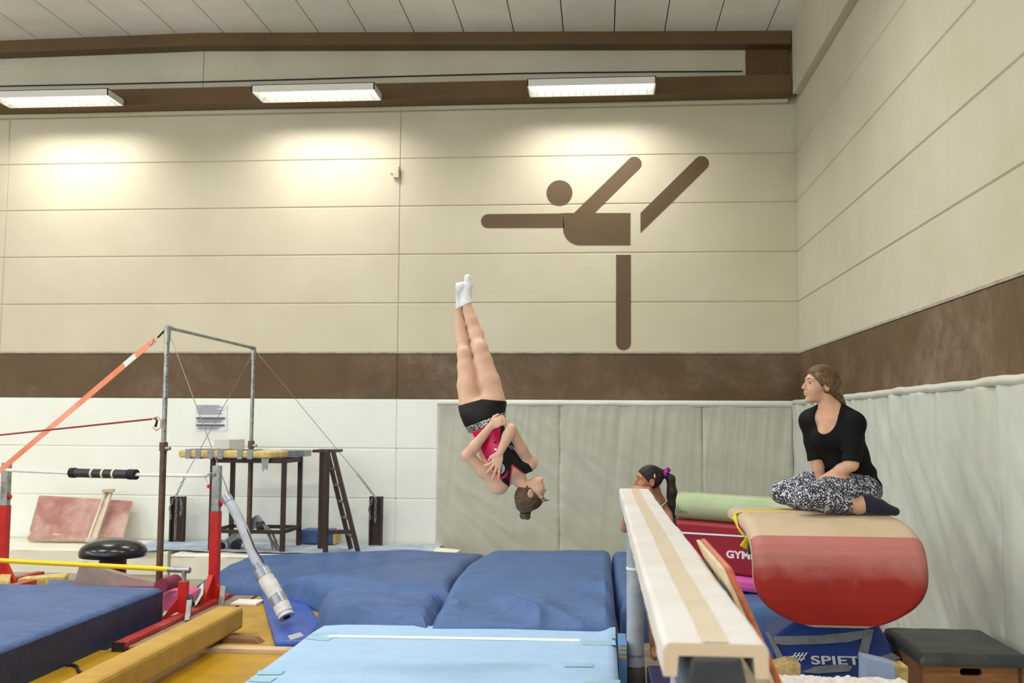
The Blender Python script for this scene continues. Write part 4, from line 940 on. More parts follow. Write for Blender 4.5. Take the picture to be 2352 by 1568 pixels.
pstrip([(1776, 1461), (1800, 1462), (1880, 1460), (1940, 1454), (1985, 1448), (1988, 1465), (1945, 1476), (1880, 1480), (1800, 1482), (1776, 1478)], 0, M_dt, 'tape')
pstrip([(1986, 1445), (2006, 1447), (1992, 1506), (1984, 1518), (1966, 1514)], 0, M_dt, 'tape', .01)
pstrip([(1758, 1452), (1766, 1454), (1800, 1512), (1810, 1520), (1788, 1522)], 0, M_dt, 'tape', .01)
pstrip([(1970, 1520), (1990, 1512), (1990, 1536), (1975, 1540)], 0, M_dt, 'tape', .012)
pstrip([(1840, 1545), (1870, 1532), (1940, 1526), (1957, 1532), (1950, 1543), (1880, 1548)], 0, M_dt, 'tape', .01)
pstrip([(2010, 1512), (2048, 1500), (2068, 1512), (2052, 1522)], 0, M_dt, 'tape', .008)
M_let = mat('white_print', (206, 208, 212), .5)
def letters(body, p0, p1, hpx, plane_fn, parent, m, name, bold=.0, o=.0045):
    A = plane_fn(*p0); B = plane_fn(*p1); ex = (B - A) / np.linalg.norm(B - A); C = plane_fn(p0[0], p0[1] - hpx); ey = C - A; H = np.linalg.norm(ey - ex * np.dot(ey, ex)); ey = ey - ex * np.dot(ey, ex); ey /= np.linalg.norm(ey); nz = np.cross(ex, ey)
    v, f = text_mesh(body, 1.0, .001, bold); v = np.array(v); x0, x1 = v[:, 0].min(), v[:, 0].max(); y0, y1 = v[:, 1].min(), v[:, 1].max()
    W = np.linalg.norm(B - A); out = [A + ex * ((q[0] - x0) / (x1 - x0) * W) + ey * ((q[1] - y0) / (y1 - y0) * H) + nz * (o + q[2]) for q in v]
    return MB().add(out, f).build(name, m, parent)
letters('SPIETH', (1864, 1526), (2010, 1528), 20, cp_, cv, M_let, 'lettering', .022, .0045)
for k in range(4):
    x = 1812 + k * 8.3; pstrip([(x, 1519), (x + 14, 1499), (x + 18, 1499), (x + 4, 1519)], 0, M_let, 'logo_bar', .004)
for k in range(2): pstrip([(1809 + k * 14, 1508 + 8 * k), (1845 + k * 4, 1504 + 8 * k), (1845 + k * 4, 1506 + 8 * k), (1809 + k * 14, 1510 + 8 * k)], 0, M_let, 'logo_bar', .0045)
# foam blocks and white fleece
M_sp = mat('speckled_foam', (188, 164, 110), .85, (150, 128, 84), 30, .4, .7, bump=.6, bs=50, bd=.008)
fb1 = [at(1768, 1705, 5.2), at(1840, 1705, 5.2), at(1840, 1524, 5.3), at(1812, 1520, 5.3), at(1770, 1533, 5.3)]
solo(MB().prism(fb1, (0, .14, 0)), 'foam_block', M_sp, 'speckled yellow foam scrap before the blue cover', 'foam', bevel=.006)
fb2 = thing('foam_block', at(2040, 1548, 5.2), 'blue and speckled foam block beside the wooden plinth box', 'foam')
MB().prism([at(x, y, 5.2) for x, y in ((1988, 1900), (2056, 1900), (2056, 1527), (1990, 1512))], (0, .15, 0)).build('blue_skin', mat('powder_blue_foam', (140, 160, 190), .7), fb2)
MB().prism([at(x, y, 5.21) for x, y in ((2056, 1900), (2086, 1900), (2086, 1531), (2076, 1534), (2056, 1527))], (0, .14, 0)).build('foam_end', M_sp, fb2)
MB().prism([at(x, y, 5.36) for x, y in ((1996, 1512), (2056, 1526), (2080, 1534), (2060, 1522), (2020, 1510))], (0, .02, -.05)).build('foam_top', M_sp, fb2)
f0, f1 = at(1772, 1550, 4.7), at(2104, 1557, 4.7)
def fleece(u, v):
    x = f0[0] + (f1[0] - f0[0]) * u; y = 4.25 + .5 * v; r = .05; e = min((1 - u) * (f1[0] - f0[0]), 1); q = max(0, 1 - e / .08)
    z = f0[2] - .01 - .05 * q * q + .012 * fbm(x * 16, y * 16) + .006 * fbm(x * 50, y * 50); return (x, y, z)
fl = thing('fleece_cushion', ((f0[0] + f1[0]) / 2, 4.5, 0), 'white fleecy cushion top at the bottom edge of the view', 'cushion')
MB().grid(fleece, 90, 40).build('fleece', mat('white_fleece', (226, 220, 216), .95, (214, 200, 196), 30, sheen=.5, bump=.8, bs=180), fl, True)
MB().box((f0[0], 4.26, .0), (f1[0] - .03, 4.73, f0[2] - .05)).build('body', mat('pale_red_cushion', (196, 120, 112), .8), fl, bevel=.02)

# ---- plinth box section
QX0, QX1, QY0, QY1, QZ = 1.638, 2.15, 5.47, 6.12, .565
pb = thing('plinth_box', ((QX0 + QX1) / 2, 5.8, 0), 'wooden plinth box with black padded lid by the wall', 'plinth box')
M_box = mat('varnished_pine', (142, 98, 56), .45, (116, 76, 40), 3, aniso=(1.2, 10, 12), bump=.05)
def lid(u, v, top=True):
    x = QX0 - .02 + (QX1 - QX0 + .04) * u; y = QY0 - .03 + (QY1 - QY0 + .05) * v; e = min(x - QX0 + .02, QX1 + .02 - x, y - QY0 + .03, QY1 + .02 - y); q = max(0, 1 - e / .035)
    return (x, y, QZ - .035 * (1 - math.sqrt(max(0, 1 - q * q))) - .0 + .005 * fbm(x * 6, y * 6) + .008 * math.sin(math.pi * u) * math.sin(math.pi * v))
def lidg(iu, jv):
    nu = nv = 40; i = round(iu * 42) - 1; j = round(jv * 42) - 1; p = lid(min(max(i / 40, 0), 1), min(max(j / 40, 0), 1))
    return (p[0], p[1], QZ - .055) if (i < 0 or i > 40 or j < 0 or j > 40) else p
MB().grid(lidg, 42, 42).build('padded_lid', mat('black_leather', (46, 50, 50), .42, (60, 64, 63), 6, bump=.25, bs=70), pb, True)
zt_ = QZ - .052
sl = at(2230, 1543, QY0)
hw_, hh_ = .055, .018
def wallp(name, quad, d): MB().prism(quad, d).build(name, M_box, pb, bevel=.003)
fr = MB()
for a_, b_ in (((QX0, 0), (sl[0] - hw_, zt_)), ((sl[0] + hw_, 0), (QX1, zt_)), ((sl[0] - hw_, 0), (sl[0] + hw_, sl[2] - hh_)), ((sl[0] - hw_, sl[2] + hh_), (sl[0] + hw_, zt_))):
    fr.box((a_[0], QY0, a_[1]), (b_[0], QY0 + .025, b_[1]))
fr.build('front_board', M_box, pb)
for sx_ in (-1, 1):     # rounded ends of the grip slot
    c_ = (sl[0] + sx_ * hw_, sl[2]); pol = [(c_[0], QY0 + .0005, c_[1] + hh_)] + [(c_[0] - sx_ * hh_ * (1 - math.sin(a)) * 1.0, QY0 + .0005, c_[1] + hh_ * math.cos(a)) for a in np.linspace(0, math.pi, 9)] + [(c_[0], QY0 + .0005, c_[1] - hh_)]
    MB().prism(pol, (0, .024, 0)).build('slot_corner', M_box, pb)
MB().box((QX0, QY0 + .026, 0), (QX0 + .025, QY1 - .026, zt_)).build('side_board', M_box, pb, bevel=.002)
MB().box((QX1 - .025, QY0 + .026, 0), (QX1, QY1 - .026, zt_)).build('side_board', M_box, pb, bevel=.002)
MB().box((QX0, QY1 - .025, 0), (QX1, QY1, zt_)).build('rear_board', M_box, pb, bevel=.002)
MB().box((QX1 - .045, QY0 - .004, 0), (QX1 - .03, QY0, zt_)).build('corner_strip', mat('dark_corner_strip', (70, 46, 30), .5), pb)
MB().box((QX0 + .03, QY0 + .03, zt_ - .02), (QX1 - .03, QY1 - .03, zt_)).build('lid_board', M_box, pb)

# ---- red mat, green roll and pink mat behind the table
ra0, ra1 = at(1538, 1196, 9.35), at(1760, 1214, 8.75)
ra1[2] = ra0[2] = (ra0[2] + ra1[2]) / 2
rdir = ra1 - ra0; rdir /= np.linalg.norm(rdir); rfar = ra0 + rdir * 1.75 ; rn = np.array([rdir[1], -rdir[0], 0])
gm = thing('soft_mat', ra0 * np.array([1, 1, 0]), 'dark red soft mat with white stripe and white lettering behind the beam', 'mat')
M_crim = mat('crimson_vinyl', (150, 10, 34), .45, (136, 8, 30), 3)
RA = ra0 - rdir * .12; RB = ra0 + rdir * 1.25; dep = np.array([-rn[0], -rn[1], 0]) * .55
zlo = .44
MB().hexa([(*RA[:2], zlo), (*RB[:2], zlo), (*(RB + dep)[:2], zlo), (*(RA + dep)[:2], zlo)], [(*RA[:2], ra0[2]), (*RB[:2], ra0[2]), (*(RB + dep)[:2], ra0[2]), (*(RA + dep)[:2], ra0[2])]).build('body', M_crim, gm, bevel=.02)
def rp_(x, y): return onplane(x, y, ra0, rn)
st_ = [rp_(1545, 1219.5) + rn * .003, rp_(1735, 1231) + rn * .003, rp_(1735, 1234.5) + rn * .003, rp_(1545, 1223.5) + rn * .003]
MB().prism(st_, rn * .002).build('stripe', M_wtape, gm)
letters('GYMN', (1669, 1281), (1744, 1286), 18, rp_, gm, mat('white_logo_print', (228, 216, 220), .5), 'lettering', .04, .003)
solo(MB().hexa([(*(RA + rn * .05)[:2], .315), (*(RB + rn * .05)[:2], .315), (*(RB + dep)[:2], .315), (*(RA + dep)[:2], .315)], [(*(RA + rn * .05)[:2], zlo - .003), (*(RB + rn * .05)[:2], zlo - .003), (*(RB + dep)[:2], zlo - .003), (*(RA + dep)[:2], zlo - .003)]), 'mat', mat('bright_pink_vinyl', (206, 84, 164), .5, (196, 72, 152), 4), 'bright pink mat lying under the dark red mat', 'mat', bevel=.04)
g0 = RA + dep * .5; rG = .125
M_green = mat('pale_green_vinyl', (168, 184, 144), .45, (158, 174, 134), 4, bump=.1, bs=120)
gr = thing('bolster', (g0[0] + .5, g0[1], ra0[2]), 'pale green cylindrical bolster on top of the dark red mat', 'bolster')
gpts = [g0 + rdir * t for t in (-.02, -.01, .02, .08, .3, .7, 1.1, 1.32, 1.35)]
gz = ra0[2] + rG * .97
MB().tube([(p[0], p[1], gz) for p in gpts], [.04, .085, .112, rG, rG, rG, rG, .11, .03], 40).build('roll', M_green, gr, True)
for k in range(6):
    a = k * .22; q_ = np.array([g0[0], g0[1], gz]) + rdir * (.1 + .018 * k)
    MB().tube([q_ + rn * (rG * .98) + np.array([0, 0, -.06]), q_ + rn * (rG * .96) + np.array([.01 * (k - 2.5), 0, .03 - .01 * abs(k - 2.5)])], [.004, .0012], 5).build('crease_shade', mat('green_crease_shade', (112, 120, 92), .6), gr)  # darker green streaks paint the shade in the roll's creases
# ================================================================== PEOPLE
class SDF:
    """one smooth skin grown around joints, taken off a grid as a single surface"""
    def __init__(s, lo, hi, h):
        s.lo = np.array(lo, float); s.h = h; s.n = np.ceil((np.array(hi) - s.lo) / h).astype(int) + 1
        s.ax = [s.lo[i] + h * np.arange(s.n[i]) for i in range(3)]; s.F = np.full(s.n, .25, np.float32)
    def sl(s, lo, hi):
        a = np.clip(np.floor((np.array(lo) - s.lo) / s.h).astype(int), 0, s.n - 1); b = np.clip(np.ceil((np.array(hi) - s.lo) / s.h).astype(int) + 1, 1, s.n)
        S = tuple(slice(a[i], max(b[i], a[i] + 1)) for i in range(3)); return S, [s.ax[0][S[0]][:, None, None], s.ax[1][S[1]][None, :, None], s.ax[2][S[2]][None, None, :]]
    def put(s, S, d, k, sub=False):
        F = s.F[S]; d = d.astype(np.float32)
        if sub: d = -d; h = np.clip(.5 - .5 * (F - d) / k, 0, 1); s.F[S] = F * (1 - h) + d * h + k * h * (1 - h)
        else: h = np.clip(.5 + .5 * (F - d) / k, 0, 1); s.F[S] = F * (1 - h) + d * h - k * h * (1 - h)
    def cap(s, a, b, ra, rb=None, k=.02, sub=False):
        rb = ra if rb is None else rb; a = np.array(a, float); b = np.array(b, float); m = max(ra, rb) + k + .03
        S, (X, Y, Zz) = s.sl(np.minimum(a, b) - m, np.maximum(a, b) + m); ba = b - a; L = ba @ ba + 1e-12
        t = np.clip(((X - a[0]) * ba[0] + (Y - a[1]) * ba[1] + (Zz - a[2]) * ba[2]) / L, 0, 1)
        d = np.sqrt((X - a[0] - t * ba[0]) ** 2 + (Y - a[1] - t * ba[1]) ** 2 + (Zz - a[2] - t * ba[2]) ** 2) - (ra + (rb - ra) * t); s.put(S, d, k, sub); return s
    def chain(s, pts, rs, k=.02):
        for i in range(len(pts) - 1): s.cap(pts[i], pts[i + 1], rs[i], rs[i + 1], k)
    def ell(s, c, r, R=None, k=.02, sub=False):
        c = np.array(c, float); R = np.eye(3) if R is None else np.array(R); m = max(r) + k + .03
        S, (X, Y, Zz) = s.sl(c - m, c + m); q = [R[i][0] * (X - c[0]) + R[i][1] * (Y - c[1]) + R[i][2] * (Zz - c[2]) for i in range(3)]
        k0 = np.sqrt(sum((q[i] / r[i]) ** 2 for i in range(3))) + 1e-9; k1 = np.sqrt(sum((q[i] / r[i] ** 2) ** 2 for i in range(3))) + 1e-9
        s.put(S, k0 * (k0 - 1) / k1, k, sub); return s
    def coords(s): return s.ax[0][:, None, None], s.ax[1][None, :, None], s.ax[2][None, None, :]
    def mesh(s, F, name, m, parent, smooth_it=1):
        n = F.shape; ins = F < 0; c = np.zeros(tuple(x - 1 for x in n), np.int8)
        offs = [(i, j, k) for i in (0, 1) for j in (0, 1) for k in (0, 1)]
        for i, j, k in offs: c += ins[i:n[0] - 1 + i, j:n[1] - 1 + j, k:n[2] - 1 + k]
        act = np.argwhere((c > 0) & (c < 8)); idx = np.full(c.shape, -1, np.int64); idx[tuple(act.T)] = np.arange(len(act))
        pos = np.zeros((len(act), 3)); cnt = np.zeros(len(act))
        for a in offs:
            for d in range(3):
                if a[d]: continue
                b = list(a); b[d] = 1
                fa = F[act[:, 0] + a[0], act[:, 1] + a[1], act[:, 2] + a[2]].astype(float); fb_ = F[act[:, 0] + b[0], act[:, 1] + b[1], act[:, 2] + b[2]].astype(float)
                x = (fa < 0) != (fb_ < 0); t = np.where(x, fa / np.where(x, fa - fb_, 1), 0)
                p = np.array(a, float)[None, :].repeat(len(act), 0); p[:, d] += t; pos[x] += p[x]; cnt += x
        pos = (pos / cnt[:, None] + act) * s.h + s.lo
        faces = []
        for d in range(3):
            e1, e2 = [i for i in range(3) if i != d]
            sl0 = [slice(None)] * 3; sl1 = [slice(None)] * 3; sl0[d] = slice(0, n[d] - 1); sl1[d] = slice(1, n[d])
            A = ins[tuple(sl0)]; B = ins[tuple(sl1)]; ed = np.argwhere(A != B)
            ok = (ed[:, e1] > 0) & (ed[:, e2] > 0) & (ed[:, e1] < n[e1] - 1) & (ed[:, e2] < n[e2] - 1); ed = ed[ok]
            q = []
            for o1, o2 in ((1, 1), (0, 1), (0, 0), (1, 0)):
                g = ed.copy(); g[:, e1] -= o1; g[:, e2] -= o2; q.append(idx[tuple(g.T)])
            q = np.stack(q, 1); flip = A[tuple(ed.T)] ^ (d == 1); q[~flip] = q[~flip][:, ::-1]; faces.append(q)
        faces = np.concatenate(faces)
        for _ in range(smooth_it):
            acc = np.zeros_like(pos); cc = np.zeros(len(pos))
            for k in range(4):
                np.add.at(acc, faces[:, k], pos[faces[:, (k + 1) % 4]]); np.add.at(acc, faces[:, k], pos[faces[:, k - 1]]); np.add.at(cc, faces[:, k], 2)
            pos = pos * .5 + acc / np.maximum(cc, 1)[:, None] * .5
        me = bpy.data.meshes.new(name); me.from_pydata(pos.tolist(), [], faces.tolist())
        return link_mesh(name, me, m, parent, True, 0, None)
def skinmat(name, c, c2):
    return mat(name, c, .5, c2, 9, .3, .75, bump=.08, bs=120, bd=.002, sss=.12, spec=.35)
def hairmat(name, c, c2, aniso):
    t = NT(name); b = t.b; b.inputs['Roughness'].default_value = .42; b.inputs['Specular IOR Level'].default_value = .4
    f = t.noise(30, 4, .6, .6, t.vec(aniso)); t.link(t.ramp(f, [(.35, lin(c)), (.65, lin(c2))]), b.inputs['Base Color']); t.bump(f, .7, .006)
    return t.m
nrm = lambda v: np.array(v, float) / np.linalg.norm(v)
class Head:
    def __init__(s, c, fwd, up, sc):
        s.c = np.array(c, float); s.f = nrm(fwd); u = np.array(up, float); s.u = nrm(u - s.f * np.dot(u, s.f)); s.r = np.cross(s.f, s.u); s.k = sc
        s.R = np.array([s.f, s.r, s.u])
    def p(s, f, r, u): return s.c + (s.f * f + s.r * r + s.u * u) * s.k
    def skin(s, S, ears=(1, -1), ear_s=1.0):
        k = s.k
        S.ell(s.p(-.012, 0, .032), (.094 * k, .074 * k, .086 * k), s.R, .01)
        S.ell(s.p(.034, 0, -.012), (.056 * k, .056 * k, .09 * k), s.R, .02 * k)
        S.ell(s.p(.03, 0, -.062), (.052 * k, .047 * k, .038 * k), s.R, .02 * k)
        S.ell(s.p(.072, 0, -.092), (.018 * k, .022 * k, .016 * k), s.R, .022 * k)
        for r in (1, -1):
            S.ell(s.p(.056, r * .036, -.026), (.03 * k, .026 * k, .03 * k), s.R, .02 * k)
            S.cap(s.p(.082, r * .008, .036), s.p(.068, r * .045, .034), .011 * k, .010 * k, .014 * k)
            S.ell(s.p(.097, r * .033, .013), (.018 * k, .016 * k, .0075 * k), s.R, .009 * k, True)
        S.cap(s.p(.086, 0, .022), s.p(.108, 0, -.014), .007 * k, .0095 * k, .010 * k)
        S.ell(s.p(.104, 0, -.019), (.013 * k, .011 * k, .009 * k), s.R, .006 * k)
        for r in (1, -1): S.ell(s.p(.094, r * .012, -.021), (.010 * k, .007 * k, .007 * k), s.R, .005 * k)
        S.ell(s.p(.088, 0, -.040), (.010 * k, .018 * k, .012 * k), s.R, .008 * k)
        S.ell(s.p(.0945, 0, -.0475), (.008 * k, .020 * k, .0058 * k), s.R, .004 * k)
        S.ell(s.p(.0915, 0, -.060), (.0085 * k, .017 * k, .0062 * k), s.R, .004 * k)
        S.cap(s.p(.105, .02, -.0535), s.p(.105, -.02, -.0535), .0032 * k, .0032 * k, .003 * k, True)
        for r in ears:
            S.ell(s.p(-.014, r * .074, -.004), (.019 * k * ear_s, .009 * k, .031 * k * ear_s), s.R, .006 * k)
            S.ell(s.p(-.0085, r * .0855, -.001), (.0105 * k, .010 * k, .019 * k), s.R, .004 * k, True)
    def face(s, parent, iris, brow, lips, sides=(1, -1), closed=False):
        k = s.k
        for r in sides:
            c = s.p(.0698, r * .032, .012)
            mb = MB(); th = [(math.sin(a) * .0116 * k, math.cos(a) * .0116 * k) for a in np.linspace(.01, math.pi - .01, 9)]
            V = []; F = []
            for i, (rr, zz) in enumerate(th):
                for j in range(14): an = 2 * math.pi * j / 14; V.append(c + s.f * zz + (s.r * math.cos(an) + s.u * math.sin(an)) * rr)
            for i in range(8):
                for j in range(14): F.append((i * 14 + j, i * 14 + (j + 1) % 14, (i + 1) * 14 + (j + 1) % 14, (i + 1) * 14 + j))
            e = mb.add(V, F).build('eye', mat('eye_white', (196, 186, 178), .25), parent, True)
            g = s.f * .0103 * k + s.r * r * .003 * k
            MB().tube([c + g, c + g + s.f * .0012 * k], .0066 * k, 14).build('iris', iris, e, 40)
            lid_ = [c + s.f * (.0125 * math.cos(t * 1.0)) * k + s.r * (.0125 * math.sin(t)) * k + s.u * (.0055 - .003 * abs(t)) * k for t in np.linspace(-1, 1, 7)]
            MB().tube(lid_, [.0010 * k, .0016 * k, .0019 * k, .002 * k, .0019 * k, .0016 * k, .001 * k], 6).build('eyelash', brow, e, True)
            bp = [s.p(.093 - .02 * abs(t - .1), r * (.014 + .034 * t), .036 + .006 * math.sin(t * 2.6)) for t in np.linspace(0, 1, 6)]
            MB().tube(bp, [.0026 * k, .003 * k, .003 * k, .0026 * k, .002 * k, .001 * k], 6).build('eyebrow', brow, parent, True)
    def comb(s, parent, m, tie, n=90, thick=.010, thr=.0145, na=.75, nb=.66, r=.0026, seed=1):
        # combed locks lying on the hair cap, drawn from the hairline to the tie
        rnd = random.Random(seed); c = np.array([-.012, 0, .032]); rr = np.array([.094 + thick, .074 + thick * .8, .086 + thick]); mb = MB()
        t1 = (np.array(tie) - c) / rr; t1 /= np.linalg.norm(t1); k = 0; tries = 0
        while k < n and tries < 60000:
            tries += 1; q = nrm([rnd.gauss(0, 1) for _ in range(3)]); p = c + q * rr
            if abs(na * p[0] - nb * p[2] - thr + .004) > .004 or (p[2] < .03 and p[0] > -.025) or p[2] < -.055 or (abs(p[1]) > .05 and abs(p[0] + .012) < .03 and abs(p[2]) < .034): continue
            k += 1; om = math.acos(max(-1, min(1, float(q @ t1)))); w = rnd.uniform(-.06, .06); pts = []
            lift = rnd.uniform(.0, .02); mm = nrm(np.array([-.035 + rnd.uniform(-.02, .02), (1 if q[1] > 0 else -1) * min(.075, .03 + abs(q[1]) * .06), .075 - abs(q[1]) * .03]) / rr)
            for i in range(11):
                t = i / 10 * .985; v = (1 - t) ** 2 * q + 2 * t * (1 - t) * mm * 1.1 + t * t * t1; v /= np.linalg.norm(v)
                pts.append(s.p(*(c + v * rr * (.992 + lift * math.sin(math.pi * t)))))
            mb.tube(pts, [r * s.k * (.4 + .6 * math.sin(math.pi * min(1, .1 + i / 10 * .85))) for i in range(11)], 5)
        return mb.build('combed_locks', m, parent, True)
    def hair_field(s, S, thick=.010, thr=.0145, na=.75, nb=.66):
        X, Y, Zz = S.coords(); k = s.k; c = s.p(-.012, 0, .032)
        q = [s.R[i][0] * (X - c[0]) + s.R[i][1] * (Y - c[1]) + s.R[i][2] * (Zz - c[2]) for i in range(3)]
        rr = ((.094 + thick) * k, (.074 + thick * .8) * k, (.086 + thick) * k)
        k0 = np.sqrt(sum((q[i] / rr[i]) ** 2 for i in range(3))) + 1e-9; k1 = np.sqrt(sum((q[i] / rr[i] ** 2) ** 2 for i in range(3))) + 1e-9
        d = (k0 * (k0 - 1) / k1).astype(np.float32)
        f = [(s.R[i][0] * (X - s.c[0]) + s.R[i][1] * (Y - s.c[1]) + s.R[i][2] * (Zz - s.c[2])) / k for i in range(3)]
        pl = ((na * f[0] - nb * f[2] - thr) * k).astype(np.float32)
        ear = (np.sqrt((f[0] + .012) ** 2 + ((f[2] + .004) * .75) ** 2) - .024) * k; pl = np.where(np.abs(f[1]) > .06, np.maximum(pl, -ear), pl)
        low = (-.085 - f[2] - .3 * (f[0] + .05)) * k
        return np.maximum(np.maximum(d, pl), low).astype(np.float32)
def hand(S, wrist, palm_dir, palm_n, size, spread=.25, curl=.35, thumb_side=1, tips=None, r=.0085, k=.006):
    """palm, five unequal fingers with two bends, thumb from the side of the palm"""
    w = np.array(wrist, float); d = nrm(palm_dir); n = nrm(np.array(palm_n) - d * np.dot(palm_n, d)); sd = np.cross(d, n) * thumb_side
    S.ell(w + d * size * .26, (size * .29, size * .21, size * .085), np.array([d, sd, n]), .012)
    lens = [.40, .45, .42, .33]; offs = [.15, .05, -.05, -.145]
    for i in range(4):
        base = w + d * size * .47 + sd * offs[i] * size
        if tips is not None:
            t = np.array(tips[i]); m1 = base + (t - base) * .45 + n * size * .035; S.cap(base - d * size * .1, m1, r * 1.08, r, k); S.cap(m1, t, r, r * .8, k); continue
        dir_ = nrm(d + sd * spread * offs[i] * 4); L = size * lens[i]; p = base - d * size * .06; ang = 0; S_p = p
        for j, f in enumerate((.46, .31, .23)):
            ang += curl * (1, 1.3, .9)[j]; q = p + (dir_ * math.cos(ang) - n * math.sin(ang)) * L * f * 1.1; S.cap(p, q, r * (1.05 - .1 * j), r * (.97 - .1 * j), k); p = q
    tb0 = w + d * size * .12 + sd * size * .15; t1 = tb0 + nrm(d * .75 + sd * .75 - n * .2) * size * .2; t2 = t1 + nrm(d * .95 + sd * .3 - n * (.2 + curl * .5)) * size * .2
    S.cap(tb0, t1, r * 1.35, r * 1.15, .01); S.cap(t1, t2, r * 1.1, r * .85, k)

# ------------------------------------------------------------------ the somersaulting gymnast
GY = 6.3; u_ = GY / FPX * 1.004
g = lambda x, y, dy=0.: at(x, y, GY + dy)
gp = thing('person', g(1120, 960), 'gymnast upside down in mid-air, pink and black leotard, white socks, arms crossed', 'person')
M_skin = skinmat('fair_skin', (214, 174, 150), (201, 157, 133))
S = SDF(g(1015, 1225, -.28), g(1290, 610, .42), .0042)
S.lo  # grid spans the whole figure
cen = [g(1107, 938, .01), g(1113, 962, .0), g(1122, 992, -.005), g(1136, 1025, -.01), g(1152, 1052, -.01), g(1172, 1080, .0)]
def axes(lat, ax): a = nrm(ax); l = np.array(lat) - a * np.dot(lat, a); l = nrm(l); return np.array([l, np.cross(a, l), a])
dirs = [cen[1] - cen[0], cen[2] - cen[0], cen[3] - cen[1], cen[4] - cen[2], cen[5] - cen[3], cen[5] - cen[4]]
lats = [(1, .05, .02), (1, .03, .06), (1, 0, .2), (1, 0, .38), (1, 0, .55), (1, .05, .62)]
rads = [(.137, .098, .085), (.124, .092, .08), (.103, .078, .085), (.108, .082, .085), (.122, .086, .08), (.112, .072, .06)]
for c_, d_, l_, r_ in zip(cen, dirs, lats, rads): S.ell(c_, r_, axes(l_, d_), .05)
sL, sR = g(1146, 1117, -.03), g(1216, 1064, .015)
S.ell(sL, (.044,) * 3, None, .04); S.ell(sR, (.041,) * 3, None, .04)
S.cap(g(1166, 1094, .01), sL, .042, .042, .03); S.cap(g(1185, 1082, .01), sR, .042, .040, .03)
S.cap(g(1180, 1086, .01), g(1212, 1126, .01), .044, .040, .03)
# legs
hipL, hipR = g(1081, 925, .02), g(1134, 921, .02); kL, kR = g(1068, 813, .10), g(1102, 800, .08); aL, aR = g(1051, 706, .20), g(1071, 696, .18)
def blank(S):
    q = SDF(S.lo, S.lo + (S.n - 1) * S.h, S.h); q.n = S.n; q.ax = S.ax; q.F = np.full(S.n, .25, np.float32); return q
LA, LB = blank(S), blank(S)
LA.chain([hipL, hipL + (kL - hipL) * .35, hipL + (kL - hipL) * .75, kL], [.074, .069, .054, .043], .02)
LB.chain([hipR, hipR + (kR - hipR) * .35, hipR + (kR - hipR) * .75, kR], [.073, .070, .056, .044], .02)
LA.ell(kL + np.array([.0, -.014, 0]), (.039, .042, .046), None, .03); LB.ell(kR + np.array([.004, -.014, 0]), (.041, .043, .046), None, .03)
for k_, a_, b_, S_ in ((kL, aL, -1, LA), (kR, aR, 1, LB)):
    S_.chain([k_, k_ + (a_ - k_) * .3 + np.array([.003 * b_, .02, 0]), k_ + (a_ - k_) * .6 + np.array([.0, .012, 0]), a_], [.041, .043, .035, .026], .02)
# feet
LA.cap(aL, g(1048, 690, .215), .027, .029, .02); LA.cap(g(1048, 690, .215), g(1047, 668, .19), .031, .030, .02); LA.cap(g(1048, 668, .19), g(1060, 655, .17), .026, .018, .02); LA.cap(g(1042, 672, .20), g(1050, 656, .18), .018, .014, .015)
LB.cap(aR, g(1071, 678, .2), .027, .029, .02); LB.cap(g(1071, 678, .2), g(1075, 655, .18), .029, .022, .02); LB.cap(g(1075, 655, .18), g(1074, 637, .16), .021, .015, .015)
def smin(a, b, k): h = np.clip(.5 + .5 * (b - a) / k, 0, 1); return (b * (1 - h) + a * h - k * h * (1 - h)).astype(np.float32)
LEGS = smin(LA.F, LB.F, .006)
near_hip = np.clip((g(1107, 905)[2] - S.ax[2][None, None, :]) / .06 + .5, 0, 1).astype(np.float32)
S.F = np.where(near_hip > 0, smin(S.F, LEGS, .03), LEGS).astype(np.float32); S.F = (smin(S.F, LEGS, .004) * (1 - near_hip) + S.F * near_hip).astype(np.float32)
# arms
eL, wL = g(1074, 1045, -.11), g(1128, 978, -.165)
S.chain([sL, sL + (eL - sL) * .5, eL], [.041, .038, .034], .025); S.chain([eL, eL + (wL - eL) * .3, wL], [.034, .034, .022], .015)
eR, wR = g(1174, 985, -.15), g(1148, 1040, -.20)
S.chain([sR, sR + (eR - sR) * .45, eR], [.037, .034, .031], .015); S.chain([eR, eR + (wR - eR) * .3, wR], [.034, .034, .021], .012)
tipsR = [g(1113, 1069, -.20), g(1117, 1086, -.20), g(1131, 1099, -.19), g(1145, 1102, -.18)]
wd_ = nrm(g(1140, 1066, -.2) - wR)
hand(S, wR, wd_, (0, -1, 0), .150, tips=None if False else tipsR, thumb_side=1 if np.cross(wd_, np.array([0, -1, 0]))[0] < 0 else -1, r=.0088)
wdl = nrm(g(1146, 968, -.18) - wL)
hand(S, wL, wdl, (-.2, -1, .2), .145, curl=.75, spread=.1, thumb_side=-1, r=.0095)
